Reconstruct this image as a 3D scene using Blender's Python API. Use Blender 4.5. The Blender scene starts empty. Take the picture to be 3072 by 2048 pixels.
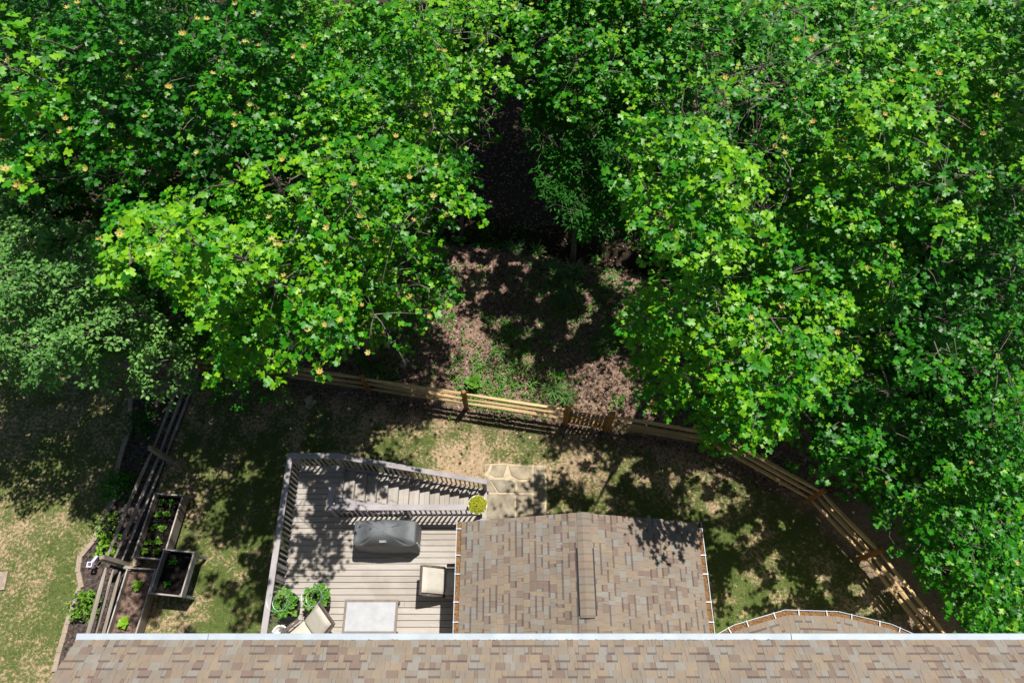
import bpy, math, random
import numpy as np
from math import radians, sin, cos, pi, sqrt, atan2, tan
from mathutils import Vector, Matrix, noise

S = bpy.context.scene
COL = S.collection
rnd = random.Random(7)
RG = np.random.default_rng(11)

# ------------------------------------------------------------------ camera
CAM_H = 20.3                       # drone height above the lawn, metres
TILT = radians(26.4)               # away from straight down
FPX = 2048.0                       # focal length for a 3072 px wide picture (24 mm)
cam = bpy.data.cameras.new('camera')
cam.lens = 24; cam.sensor_width = 36; cam.clip_end = 500; cam.clip_start = 0.1
cam_o = bpy.data.objects.new('camera', cam); COL.objects.link(cam_o)
cam_o.location = (0, 0, CAM_H); cam_o.rotation_euler = (TILT, 0, 0)
S.camera = cam_o

# ------------------------------------------------------------------ sky and sun
SUN = Vector((.21, .31, 1.0)).normalized()
W = bpy.data.worlds.new('World'); S.world = W; W.use_nodes = True
nt = W.node_tree; nt.nodes.clear()
sky = nt.nodes.new('ShaderNodeTexSky'); sky.sky_type = 'NISHITA'; sky.sun_disc = False
sky.sun_elevation = math.asin(SUN.z); sky.sun_rotation = atan2(SUN.x, SUN.y)
bg = nt.nodes.new('ShaderNodeBackground'); bg.inputs['Strength'].default_value = .046
wo = nt.nodes.new('ShaderNodeOutputWorld')
nt.links.new(sky.outputs[0], bg.inputs[0]); nt.links.new(bg.outputs[0], wo.inputs[0])
sl = bpy.data.lights.new('sun', 'SUN'); sl.energy = 4.6; sl.angle = radians(.5); sl.color = (1, .955, .88)
so = bpy.data.objects.new('sun', sl); COL.objects.link(so)
so.rotation_euler = SUN.to_track_quat('Z', 'Y').to_euler(); so.location = (0, 0, 40)

S.view_settings.view_transform = 'Standard'; S.view_settings.look = 'None'
S.view_settings.exposure = .7; S.view_settings.gamma = 1
S.view_settings.use_curve_mapping = False
cy = S.cycles
cy.use_denoising = True
cy.max_bounces = 6; cy.diffuse_bounces = 3; cy.glossy_bounces = 2; cy.transmission_bounces = 4
cy.transparent_max_bounces = 4

# ------------------------------------------------------------------ geometry of the view: picture point + height -> place
def ray(px, py):
    dx = (px - 1536) / FPX; dy = (1024 - py) / FPX
    return Vector((dx, dy * cos(TILT) + sin(TILT), dy * sin(TILT) - cos(TILT)))
def at(px, py, z=0.):
    d = ray(px, py); t = (CAM_H - z) / -d.z
    return Vector((d.x * t, d.y * t, z))
def att(px, py, t):
    d = ray(px, py)
    return Vector((d.x * t, d.y * t, CAM_H + d.z * t))
def project(P):
    P = np.asarray(P); h = P[:, 2] - CAM_H
    yc = P[:, 1] * cos(TILT) + h * sin(TILT); zc = P[:, 1] * sin(TILT) - h * cos(TILT)
    return 1536 + FPX * P[:, 0] / zc, 1024 - FPX * yc / zc, zc

# ------------------------------------------------------------------ materials
MATS = {}
def srgb(r, g, b, k=1.0):
    f = lambda c: (c / 255 / 12.92) if c / 255 < .04045 else ((c / 255 + .055) / 1.055) ** 2.4
    return (f(r) * k, f(g) * k, f(b) * k, 1)
class NT:
    def __init__(s, name):
        s.m = bpy.data.materials.new(name); s.m.use_nodes = True
        s.t = s.m.node_tree; s.t.nodes.clear()
        s.out = s.t.nodes.new('ShaderNodeOutputMaterial')
        s.p = s.n('ShaderNodeBsdfPrincipled'); s.l(s.p.outputs[0], s.out.inputs[0])
    def n(s, kind, **kw):
        x = s.t.nodes.new(kind)
        for k, v in kw.items(): setattr(x, k, v)
        return x
    def l(s, a, b): s.t.links.new(a, b)
    def noise(s, scale, detail=4, rough=.6, vec=None, stretch=None):
        x = s.n('ShaderNodeTexNoise'); x.inputs['Scale'].default_value = scale
        x.inputs['Detail'].default_value = detail; x.inputs['Roughness'].default_value = rough
        if vec is not None:
            if stretch:
                mp = s.n('ShaderNodeMapping'); mp.inputs['Scale'].default_value = stretch
                s.l(vec, mp.inputs[0]); vec = mp.outputs[0]
            s.l(vec, x.inputs['Vector'])
        return x.outputs['Fac']
    def ramp(s, fac, stops):
        x = s.n('ShaderNodeValToRGB'); e = x.color_ramp.elements
        while len(e) > 1: e.remove(e[-1])
        for i, (p, c) in enumerate(stops):
            if i == 0: q = e[0]; q.position = p
            else: q = e.new(p)
            q.color = c if hasattr(c, '__len__') else (c, c, c, 1)
        s.l(fac, x.inputs[0]); return x.outputs[0]
    def mix(s, a, b, fac, mode='MIX'):
        x = s.n('ShaderNodeMix', data_type='RGBA', blend_type=mode)
        for v, i in ((a, 6), (b, 7)):
            if hasattr(v, 'is_linked'): s.l(v, x.inputs[i])
            else: x.inputs[i].default_value = v
        if hasattr(fac, 'is_linked'): s.l(fac, x.inputs[0])
        else: x.inputs[0].default_value = fac
        return x.outputs[2]
    def bump(s, h, strength=.4, dist=.01):
        x = s.n('ShaderNodeBump'); x.inputs['Strength'].default_value = strength
        x.inputs['Distance'].default_value = dist
        s.l(h, x.inputs['Height']); s.l(x.outputs[0], s.p.inputs['Normal'])
    def base(s, c, rough=.7, spec=.3):
        if hasattr(c, 'is_linked'): s.l(c, s.p.inputs['Base Color'])
        else: s.p.inputs['Base Color'].default_value = c
        s.p.inputs['Roughness'].default_value = rough
        s.p.inputs['Specular IOR Level'].default_value = spec
    def objvec(s): return s.n('ShaderNodeTexCoord').outputs['Object']
    def pos(s): return s.n('ShaderNodeNewGeometry').outputs['Position']
    def attr(s, name, out='Color'): 
        return s.n('ShaderNodeAttribute', attribute_name=name).outputs[out]
    def rand(s): return s.n('ShaderNodeObjectInfo').outputs['Random']

def mat_plain(name, c, rough=.6, spec=.4, var=.12, scale=6, metal=0):
    m = NT(name); v = m.pos()
    f = m.noise(scale, 5, .6, v)
    dark = tuple(x * (1 - var * 2) for x in c[:3]) + (1,)
    lite = tuple(min(1, x * (1 + var)) for x in c[:3]) + (1,)
    m.base(m.ramp(f, [(.3, dark), (.7, lite)]), rough, spec)
    m.p.inputs['Metallic'].default_value = metal
    m.bump(m.noise(scale * 14, 3, .6, v), .15, .004)
    MATS[name] = m.m; return m.m

def mat_boards(name, c, axis, var=.16, stain=.5):
    m = NT(name); v = m.pos()
    st = {'x': (.6, 14, 14), 'y': (14, .6, 14), 'z': (14, 14, .6)}[axis]
    grain = m.noise(3.2, 6, .65, v, st)
    big = m.noise(1.3, 4, .6, v)
    r = m.rand()
    c1 = tuple(x * (1 - var) for x in c[:3]) + (1,); c2 = tuple(x * (1 + var * .8) for x in c[:3]) + (1,)
    col = m.ramp(grain, [(.3, c1), (.7, c2)])
    tone = m.ramp(r, [(0, (.84, .83, .82, 1)), (1, (1.0, 1.0, 1.0, 1))])
    col = m.mix(col, tone, 1.0, 'MULTIPLY')
    dirt = m.ramp(big, [(.42, (.72, .66, .60, 1)), (.58, (1, 1, 1, 1))])
    col = m.mix(col, dirt, stain, 'MULTIPLY')
    m.base(col, .75, .25)
    m.bump(grain, .35, .004)
    MATS[name] = m.m; return m.m

def mat_leaf(name, dark, mid, lite, under, trans, tfac=.38, rough=.38):
    """Leaf: colour by the leaf's own 'tint', paler underside, light shines through."""
    m = NT(name)
    t = m.attr('tint', 'Fac')
    col = m.ramp(t, [(0., dark), (.45, mid), (1., lite)])
    f = m.noise(22, 3, .6, m.pos())
    col = m.mix(col, m.ramp(f, [(.3, (.78, .80, .76, 1)), (.7, (1.1, 1.1, 1.05, 1))]), .7, 'MULTIPLY')
    back = m.n('ShaderNodeNewGeometry').outputs['Backfacing']
    colb = m.mix(col, under, .55)
    front = m.mix(col, colb, back)
    m.base(front, rough, .28)
    tr = m.n('ShaderNodeBsdfTranslucent')
    tc = m.ramp(t, [(0., tuple(x * .75 for x in trans[:3]) + (1,)), (1., trans)])
    m.l(tc, tr.inputs[0])
    mx = m.n('ShaderNodeMixShader'); mx.inputs[0].default_value = tfac
    m.l(m.p.outputs[0], mx.inputs[1]); m.l(tr.outputs[0], mx.inputs[2]); m.l(mx.outputs[0], m.out.inputs[0])
    MATS[name] = m.m; return m.m

mat_leaf('tulip_leaf', (.006, .078, .003, 1), (.028, .205, .003, 1), (.21, .43, .009, 1), (.16, .29, .14, 1), (.12, .46, .003, 1), .25, .42)
mat_leaf('redbud_leaf', (.03, .12, .02, 1), (.09, .24, .05, 1), (.22, .42, .09, 1), (.23, .36, .17, 1), (.12, .34, .03, 1), .3, .48)
mat_leaf('dark_leaf', (.006, .05, .003, 1), (.012, .10, .004, 1), (.03, .19, .008, 1), (.03, .11, .03, 1), (.03, .27, .006, 1), .34, .75)
mat_leaf('weed_leaf', (.02, .09, .01, 1), (.06, .21, .02, 1), (.2, .34, .03, 1), (.14, .22, .1, 1), (.16, .36, .02, 1), .25, .5)
mat_leaf('lime_leaf', (.08, .2, .01, 1), (.17, .36, .02, 1), (.3, .48, .03, 1), (.2, .32, .1, 1), (.25, .45, .02, 1), .25, .5)
mat_leaf('petal', (.62, .34, .03, 1), (.72, .46, .05, 1), (.68, .58, .20, 1), (.4, .42, .15, 1), (.6, .36, .04, 1), .3, .5)
mat_leaf('grass_blade', (.06, .10, .02, 1), (.12, .19, .03, 1), (.34, .29, .13, 1), (.16, .2, .06, 1), (.15, .25, .03, 1), .2, .6)
mat_leaf('litter', (.045, .026, .02, 1), (.17, .095, .075, 1), (.40, .275, .22, 1), (.3, .2, .16, 1), (.2, .12, .08, 1), .05, .7)
mat_leaf('moss', (.10, .13, .01, 1), (.26, .28, .015, 1), (.40, .36, .03, 1), (.2, .2, .02, 1), (.3, .3, .02, 1), .1, .8)

m = NT('bark'); v = m.pos(); f = m.noise(7, 6, .7, v, (3, 3, .8))
m.base(m.ramp(f, [(.3, (.045, .035, .03, 1)), (.55, (.16, .135, .115, 1)), (.75, (.34, .30, .26, 1))]), .85, .2)
m.bump(f, .8, .02); MATS['bark'] = m.m
mat_boards('deck_wood', (.375, .343, .312, 1), 'x', .13, .42)
mat_boards('tread_wood', (.36, .33, .30, 1), 'y', .13, .42)
mat_plain('rail_paint', (.30, .275, .285, 1), .6, .3, .10, 3)
mat_plain('white_metal', (.36, .41, .46, 1), .4, .45, .07, 3)
mat_plain('dark_metal', (.03, .03, .034, 1), .5, .4, .1, 4)
mat_plain('screen_mesh', (.05, .05, .05, 1), .8, .2, .1, 4)
mat_plain('siding', (.55, .52, .46, 1), .7, .3, .06, 2)
mat_plain('drip_edge', (.12, .10, .09, 1), .6, .3, .1, 4)
mat_boards('cedar', (.58, .415, .21, 1), 'x', .3, .45)
mat_boards('gate_wood', (.40, .22, .075, 1), 'z', .25, .4)
mat_boards('post_wood', (.34, .17, .06, 1), 'z', .3, .5)
mat_boards('grey_wood', (.30, .27, .23, 1), 'y', .28, .6)
mat_boards('planter_wood', (.27, .23, .20, 1), 'y', .3, .6)
mat_plain('planter_grey', (.20, .205, .215, 1), .6, .35, .1, 5)
mat_boards('rim_wood', (.40, .37, .345, 1), 'y', .25, .5)
mat_plain('soil', (.013, .010, .009, 1), 1, .1, .5, 9)
mat_plain('dry_soil', (.17, .115, .09, 1), 1, .1, .45, 8)
mat_plain('mulch', (.075, .062, .058, 1), 1, .1, .5, 10)
mat_plain('paver', (.30, .24, .185, 1), .85, .2, .15, 7)
mat_plain('mortar', (.44, .36, .25, 1), .9, .2, .12, 8)
mat_plain('rock', (.42, .33, .25, 1), .9, .2, .25, 5)
mat_plain('black_plastic', (.022, .022, .024, 1), .4, .4, .1, 5)
mat_plain('white_plastic', (.72, .71, .66, 1), .4, .4, .05, 5)
mat_plain('cushion', (.44, .41, .36, 1), .85, .2, .05, 5)
mat_plain('wicker', (.13, .105, .09, 1), .35, .5, .3, 40)
mat_plain('table_frame', (.15, .125, .105, 1), .45, .45, .12, 5)
mat_plain('wire', (.42, .52, .50, 1), .4, .5, .05, 5, .4)
mat_plain('lavender_plastic', (.55, .50, .66, 1), .5, .4, .05, 8)
mat_plain('label_white', (.75, .73, .72, 1), .5, .3, .03, 5)
mat_plain('label_red', (.55, .05, .05, 1), .5, .3, .03, 5)
mat_plain('shoe_brown', (.36, .22, .10, 1), .7, .3, .1, 5)
m = NT('glass_top'); v = m.pos()
f = m.noise(5, 6, .65, v)
m.base(m.ramp(f, [(.3, (.27, .28, .30, 1)), (.7, (.35, .36, .38, 1))]), .5, .5); MATS['glass_top'] = m.m
m = NT('grill_cloth'); v = m.pos(); f = m.noise(4, 5, .6, v)
m.base(m.ramp(f, [(.3, (.078, .084, .092, 1)), (.7, (.118, .126, .136, 1))]), .62, .45)
m.bump(m.noise(260, 2, .5, v), .12, .002); MATS['grill_cloth'] = m.m
m = NT('flagstone'); v = m.pos(); f = m.noise(3.5, 6, .6, v); r = m.rand()
c = m.ramp(f, [(.3, (.19, .16, .115, 1)), (.55, (.31, .265, .19, 1)), (.75, (.42, .35, .25, 1))])
m.base(m.mix(c, m.ramp(r, [(0, (.72, .74, .78, 1)), (1, (1.05, 1, .95, 1))]), 1, 'MULTIPLY'), .8, .25)
m.bump(f, .4, .01); MATS['flagstone'] = m.m
m = NT('shingle'); v = m.pos(); c = m.attr('col')
g = m.noise(170, 2, .7, v); g2 = m.noise(2.2, 4, .6, v)
c = m.mix(c, m.ramp(g, [(.3, (.74, .74, .74, 1)), (.7, (1.22, 1.22, 1.22, 1))]), .8, 'MULTIPLY')
c = m.mix(c, m.ramp(g2, [(.35, (.88, .87, .87, 1)), (.65, (1.04, 1.04, 1.04, 1))]), 1, 'MULTIPLY')
m.base(c, .9, .2); m.bump(g, .5, .003); MATS['shingle'] = m.m
m = NT('debris'); v = m.pos(); f = m.noise(45, 4, .7, v)
m.base(m.ramp(f, [(.3, (.05, .025, .01, 1)), (.5, (.20, .105, .045, 1)), (.7, (.34, .20, .09, 1))]), .9, .2)
m.bump(f, .9, .02); MATS['debris'] = m.m
# ground: what covers the soil comes from the sheet's own 'cover' attribute (r leaf litter, g grass, b dark humus with the wood's shade darkened into it)
m = NT('ground'); v = m.pos(); cov = m.attr('cover')
sep = m.n('ShaderNodeSeparateColor'); m.l(cov, sep.inputs[0])
fine = m.noise(38, 5, .75, v); mid = m.noise(6, 5, .65, v); vf = m.noise(110, 3, .7, v)
brk = m.noise(11, 7, .72, v)
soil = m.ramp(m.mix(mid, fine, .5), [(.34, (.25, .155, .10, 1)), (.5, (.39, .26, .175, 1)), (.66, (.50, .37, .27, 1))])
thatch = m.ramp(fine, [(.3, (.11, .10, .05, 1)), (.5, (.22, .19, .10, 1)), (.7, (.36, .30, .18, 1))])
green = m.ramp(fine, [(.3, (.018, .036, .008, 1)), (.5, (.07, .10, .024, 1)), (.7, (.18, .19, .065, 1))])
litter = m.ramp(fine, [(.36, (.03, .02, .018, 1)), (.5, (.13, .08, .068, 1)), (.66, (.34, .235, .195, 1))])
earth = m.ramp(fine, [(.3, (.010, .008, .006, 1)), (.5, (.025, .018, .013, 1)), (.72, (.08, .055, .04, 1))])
col = m.mix(soil, thatch, m.ramp(brk, [(.44, 0.), (.60, 1.)]))
gm = m.n('ShaderNodeMath', operation='ADD'); m.l(sep.outputs[1], gm.inputs[0])
mm = m.n('ShaderNodeMath', operation='MULTIPLY_ADD'); m.l(fine, mm.inputs[0]); mm.inputs[1].default_value = 2.2; mm.inputs[2].default_value = -1.1
m.l(mm.outputs[0], gm.inputs[1])
m3 = m.n('ShaderNodeMath', operation='MULTIPLY_ADD'); m.l(brk, m3.inputs[0]); m3.inputs[1].default_value = 3.4; m3.inputs[2].default_value = -1.62
g4 = m.n('ShaderNodeMath', operation='ADD'); m.l(gm.outputs[0], g4.inputs[0]); m.l(m3.outputs[0], g4.inputs[1]); gm = g4
col = m.mix(col, green, m.ramp(gm.outputs[0], [(.30, 0.), (.75, 1.)]))
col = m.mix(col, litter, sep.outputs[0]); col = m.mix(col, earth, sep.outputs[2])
m.base(col, .95, .15); m.bump(fine, .6, .03); MATS['ground'] = m.m

# ------------------------------------------------------------------ object helpers
WL = {}
def meta(o, label=None, cat=None, group=None, kind=None):
    if label: o['label'] = label
    if cat: o['category'] = cat
    if group: o['group'] = group
    if kind: o['kind'] = kind
    return o
def wl(o): return WL.get(o.name, Vector((0, 0, 0)))
def thing(name, label, cat, loc, group=None, rz=0):
    o = bpy.data.objects.new(name, None); COL.objects.link(o); o.empty_display_size = .2
    o.location = loc; o.rotation_euler = (0, 0, rz); WL[o.name] = Vector(loc)
    return meta(o, label, cat, group)
def mesh_of(name, V, F, mat, cols=None, tint=None, smooth=False, mi=None):
    me = bpy.data.meshes.new(name); me.from_pydata([tuple(v) for v in V], [], [tuple(f) for f in F])
    for x in (mat if isinstance(mat, (list, tuple)) else [mat]): me.materials.append(MATS[x])
    if mi is not None: me.polygons.foreach_set('material_index', mi)
    if cols is not None:       # one colour per face
        a = me.color_attributes.new('col', 'FLOAT_COLOR', 'CORNER')
        arr = []
        for p in me.polygons: arr += list(cols[p.index]) * p.loop_total
        a.data.foreach_set('color', arr)
    if tint is not None:
        a = me.attributes.new('tint', 'FLOAT', 'POINT')
        a.data.foreach_set('value', tint if hasattr(tint, '__len__') else [tint] * len(V))
    if smooth: me.polygons.foreach_set('use_smooth', [True] * len(me.polygons))
    me.update(); return me
def put(name, me, parent=None, loc=None, M=None):
    """link one object; loc / M are world (children are shifted under their parent)"""
    o = bpy.data.objects.new(name, me); COL.objects.link(o)
    if parent is not None: o.parent = parent
    off = wl(parent) if parent is not None else Vector((0, 0, 0))
    if M is not None:
        M = M.copy(); M.translation = M.translation - off; o.matrix_local = M
    elif loc is not None: o.location = Vector(loc) - off
    WL[o.name] = (M.translation + off) if M is not None else (Vector(loc) if loc is not None else off)
    return o
def mk(name, V, F, mat, parent=None, origin=None, local=False, **kw):
    """one mesh object from world vertices (or the parent's own coordinates if local)"""
    V = [Vector(v) for v in V]
    if local:
        o = put(name, mesh_of(name, V, F, mat, **kw), parent, wl(parent)); return o
    if parent is not None: org = wl(parent)
    else: org = Vector(origin) if origin is not None else Vector((0, 0, 0))
    return put(name, mesh_of(name, [v - org for v in V], F, mat, **kw), parent, org)

class MB:
    def __init__(s): s.V = []; s.F = []; s.C = []; s.T = []
    def add(s, V, F, c=None):
        b = len(s.V); s.V += [Vector(v) for v in V]; s.F += [tuple(i + b for i in f) for f in F]
        s.C += [c] * len(F); return s
    def box(s, c, d, rz=0, M=None):
        x, y, z = (q / 2 for q in d); V = [Vector((i * x, j * y, k * z)) for k in (-1, 1) for j in (-1, 1) for i in (-1, 1)]
        R = M if M is not None else Matrix.Rotation(rz, 3, 'Z')
        V = [R @ v + Vector(c) for v in V]
        return s.add(V, [(0, 2, 3, 1), (4, 5, 7, 6), (0, 1, 5, 4), (2, 6, 7, 3), (0, 4, 6, 2), (1, 3, 7, 5)])
    def beam(s, a, b, w, h, up=(0, 0, 1)):
        a = Vector(a); b = Vector(b); d = (b - a); L = d.length; d.normalize()
        side = d.cross(Vector(up)); 
        if side.length < 1e-4: side = d.cross(Vector((1, 0, 0)))
        side.normalize(); u = side.cross(d)
        M = Matrix((d, side, u)).transposed()
        return s.box((a + b) / 2, (L, w, h), M=M)
    def tube(s, pts, rad, n=6, cap=True):
        pts = [Vector(p) for p in pts]; R = rad if hasattr(rad, '__len__') else [rad] * len(pts)
        base = len(s.V); N = len(pts)
        for i, p in enumerate(pts):
            d = (pts[min(i + 1, N - 1)] - pts[max(i - 1, 0)]).normalized()
            u = d.cross(Vector((0, .13, 1))); 
            if u.length < .05: u = d.cross(Vector((1, 0, 0)))
            u.normalize(); w = u.cross(d)
            for k in range(n):
                a = 2 * pi * k / n; s.V.append(p + (u * cos(a) + w * sin(a)) * R[i])
        for i in range(N - 1):
            for k in range(n):
                k2 = (k + 1) % n; s.F.append((base + i * n + k, base + i * n + k2, base + (i + 1) * n + k2, base + (i + 1) * n + k)); s.C.append(None)
        if cap:
            s.F.append(tuple(base + k for k in range(n))[::-1]); s.F.append(tuple(base + (N - 1) * n + k for k in range(n))); s.C += [None, None]
        return s
    def lathe(s, prof, c, n=28):
        base = len(s.V); c = Vector(c)
        for r, z in prof:
            for k in range(n):
                a = 2 * pi * k / n; s.V.append(c + Vector((r * cos(a), r * sin(a), z)))
        for i in range(len(prof) - 1):
            for k in range(n):
                k2 = (k + 1) % n; s.F.append((base + i * n + k, base + i * n + k2, base + (i + 1) * n + k2, base + (i + 1) * n + k)); s.C.append(None)
        return s
    def torus(s, c, R, r, n=28, m=6, sq=1):
        base = len(s.V); c = Vector(c)
        for i in range(n):
            a = 2 * pi * i / n
            for j in range(m):
                b = 2 * pi * j / m
                s.V.append(c + Vector(((R + r * cos(b)) * cos(a), (R + r * cos(b)) * sin(a) * sq, r * sin(b))))
        for i in range(n):
            for j in range(m):
                i2 = (i + 1) % n; j2 = (j + 1) % m
                s.F.append((base + i * m + j, base + i2 * m + j, base + i2 * m + j2, base + i * m + j2)); s.C.append(None)
        return s
    def make(s, name, mat, parent=None, **kw): return mk(name, s.V, s.F, mat, parent, **kw)
def prism(poly, z0, z1):
    n = len(poly); V = [(p[0], p[1], z0) for p in poly] + [(p[0], p[1], z1) for p in poly]
    F = [tuple(range(n))[::-1], tuple(range(n, 2 * n))] + [(i, (i + 1) % n, n + (i + 1) % n, n + i) for i in range(n)]
    return V, F

# ------------------------------------------------------------------ ground
FENCE = [(-9.95, 8.95), (-7.62, 8.72), (-4.54, 8.22), (-1.44, 7.71), (1.66, 7.21), (2.95, 6.99), (6.1, 6.4), (8.71, 4.75), (9.93, 3.13), (11.6, .3)]
def fence_y(x):
    return np.interp(x, [p[0] for p in FENCE], [p[1] for p in FENCE])
def ditch_y(x): return 14.7 - .12 * (x + 2.5) - .012 * (x + 2.5) ** 2
def terrain_a(X, Y):
    b = np.clip(Y - 9.2, 0, 60)
    z = -.035 * b
    z = z - .62 * np.exp(-((Y - ditch_y(X)) / .5) ** 2) * np.clip((14 - np.abs(X)) / 6, 0, 1)
    z = z + .03 * np.sin(X * 1.7 + Y * .6) * np.clip(b, 0, 1)
    return z
def terrain(x, y): return float(terrain_a(np.array([x]), np.array([y]))[0])
def vnoise(X, Y, sc, seed=0, octaves=4):
    """value noise on arrays"""
    out = np.zeros(X.shape); amp = 1; tot = 0
    for o in range(octaves):
        r = np.random.default_rng(seed * 31 + o); G = r.random((257, 257))
        x = (X * sc + 1000) % 256; y = (Y * sc + 1000) % 256
        xi = np.floor(x).astype(int); yi = np.floor(y).astype(int); fx = x - xi; fy = y - yi
        fx = fx * fx * (3 - 2 * fx); fy = fy * fy * (3 - 2 * fy)
        v = (G[xi, yi] * (1 - fx) + G[xi + 1, yi] * fx) * (1 - fy) + (G[xi, yi + 1] * (1 - fx) + G[xi + 1, yi + 1] * fx) * fy
        out += v * amp; tot += amp; amp *= .55; sc *= 2.03
    return out / tot
def cover(X, Y):
    fy = fence_y(X); edge = (vnoise(X, Y, .9, 3) - .5) * 1.2
    beyond = np.clip((Y - fy + .25 + edge) / .7, 0, 1)
    left = X < -10.7
    beyond = np.where(left, np.clip((Y - 8.5 + edge) / .8, 0, 1), beyond)
    n1 = vnoise(X, Y, .55, 5); n2 = vnoise(X, Y, 1.5, 9)
    n3 = vnoise(X, Y, 4.5, 12)
    g = .44 + .9 * (n1 - .5) + 1.1 * (n2 - .5) + 1.2 * (n3 - .5)
    # greener patches seen in the yard
    for cx, cy, r, a in ((-7.6, 5.2, 2.8, .50), (-7.2, 2.0, 2.0, .45), (-3.6, 6.6, 1.3, .30), (-1.3, 6.7, 1.0, .28), (1.3, 4.6, 1.3, .30),
                         (3.6, 4.6, 1.6, .3), (6.6, 3.4, 2.6, .42), (6.0, 1.0, 2.0, .35), (-13.5, 5.5, 2.5, .2), (-12.7, 2.3, .55, .25), (-12.6, 1.4, .5, .25)):
        g = g + a * np.exp(-((X - cx) ** 2 + (Y - cy) ** 2) / r ** 2)
    for cx, cy, r, a in ((-2.2, 5.75, 1.1, -.3), (-.9, 6.2, .6, -.3), (-7.2, 3.1, .7, -.35), (2.3, 6.0, 1.0, -.2), (4.6, 5.4, 1.2, -.25), (-5.0, 6.3, .6, -.2)):
        g = g + a * np.exp(-((X - cx) ** 2 + (Y - cy) ** 2) / r ** 2)
    g = np.where(left, .30 + g * .6, g)
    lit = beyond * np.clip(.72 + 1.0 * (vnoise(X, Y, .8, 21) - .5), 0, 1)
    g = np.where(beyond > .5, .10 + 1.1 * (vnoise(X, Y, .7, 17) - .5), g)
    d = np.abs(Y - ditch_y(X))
    ea = np.clip(1.2 - d / .7, 0, 1) * .85 + np.clip((Y - ditch_y(X) + 1) / 1.5, 0, 1) * .85 * beyond  # also blackens the floor past the ditch in place of canopy shade
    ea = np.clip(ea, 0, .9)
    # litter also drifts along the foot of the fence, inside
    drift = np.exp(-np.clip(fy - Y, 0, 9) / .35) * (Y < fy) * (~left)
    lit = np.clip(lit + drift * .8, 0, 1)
    return lit, np.clip(g, 0, 1.2), ea
def axis(lo, hi, step, far, grow=1.35):
    a = list(np.arange(lo, hi + 1e-6, step)); s = step
    while a[-1] < far: s *= grow; a.append(a[-1] + s)
    s = step
    while a[0] > -far: s *= grow; a.insert(0, a[0] - s)
    return np.array(a)
gx = axis(-16, 14, .11, 160); gy = axis(0, 22, .11, 160)
X, Y = np.meshgrid(gx, gy); Z = terrain_a(X, Y)
nx, ny = len(gx), len(gy)
i = np.arange(nx * ny).reshape(ny, nx)
Q = np.stack([i[:-1, :-1], i[:-1, 1:], i[1:, 1:], i[1:, :-1]], -1).reshape(-1, 4)
def np_mesh(name, V, quads, mats, nper=4):
    me = bpy.data.meshes.new(name); me.vertices.add(len(V)); me.vertices.foreach_set('co', V.astype(np.float32).ravel())
    nf = len(quads); me.loops.add(nf * nper); me.loops.foreach_set('vertex_index', quads.astype(np.int32).ravel())
    me.polygons.add(nf); me.polygons.foreach_set('loop_start', np.arange(nf, dtype=np.int32) * nper)
    me.polygons.foreach_set('loop_total', np.full(nf, nper, np.int32))
    for x in mats: me.materials.append(MATS[x])
    return me
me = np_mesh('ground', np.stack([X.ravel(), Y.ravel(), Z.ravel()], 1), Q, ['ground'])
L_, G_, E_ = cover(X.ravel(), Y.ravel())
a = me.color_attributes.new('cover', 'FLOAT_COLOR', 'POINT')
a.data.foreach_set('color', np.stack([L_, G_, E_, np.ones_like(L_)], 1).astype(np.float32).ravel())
me.polygons.foreach_set('use_smooth', np.ones(len(me.polygons), bool)); me.update(); me.validate()
meta(put('ground', me), kind='structure')

# ------------------------------------------------------------------ shingles
PAL = [srgb(170, 154, 132, .58), srgb(176, 152, 128, .58), srgb(150, 124, 108, .55), srgb(170, 167, 156, .60), srgb(182, 160, 130, .58), srgb(144, 118, 102, .55), srgb(164, 152, 136, .58)]
PW = [5, 4, 2.4, 4.5, 4, 1.8, 5]
_m = (sum(c[0] for c in PAL) / 7, sum(c[1] for c in PAL) / 7 * .99, sum(c[2] for c in PAL) / 7 * 1.06)
PAL = [tuple((c[k] * .56 + _m[k] * (.43, .44, .46)[k]) * (.89, .93, .96)[k] for k in range(3)) + (1,) for c in PAL]
TABS = (.06, .09, .12, .15, .19)
SH = {}
EXP = .143
def shingle_geo(L, c, band, proud):
    h0 = .009 + (.004 if proud else 0); g = .0015
    x0, x1 = g, L - g
    v = [0, .100, EXP + .012]; hh = [h0, h0 * .55, .002]
    V = []
    for k in range(3): V += [(x0, v[k], hh[k]), (x1, v[k], hh[k])]
    V += [(x0, 0, -.002), (x1, 0, -.002), (x0, v[2], -.003), (x1, v[2], -.003)]
    F = [(0, 1, 3, 2), (2, 3, 5, 4), (6, 7, 1, 0), (6, 0, 2, 8), (2, 4, 8), (7, 9, 3, 1), (9, 5, 3)]
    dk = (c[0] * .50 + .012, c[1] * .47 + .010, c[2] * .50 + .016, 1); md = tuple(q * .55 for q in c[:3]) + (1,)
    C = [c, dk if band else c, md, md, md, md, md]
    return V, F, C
def shingle_mesh(li, ci, band, proud):
    k = (li, ci, band, proud)
    if k not in SH:
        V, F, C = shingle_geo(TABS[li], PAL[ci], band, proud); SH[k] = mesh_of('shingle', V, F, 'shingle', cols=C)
    return SH[k]
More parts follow.
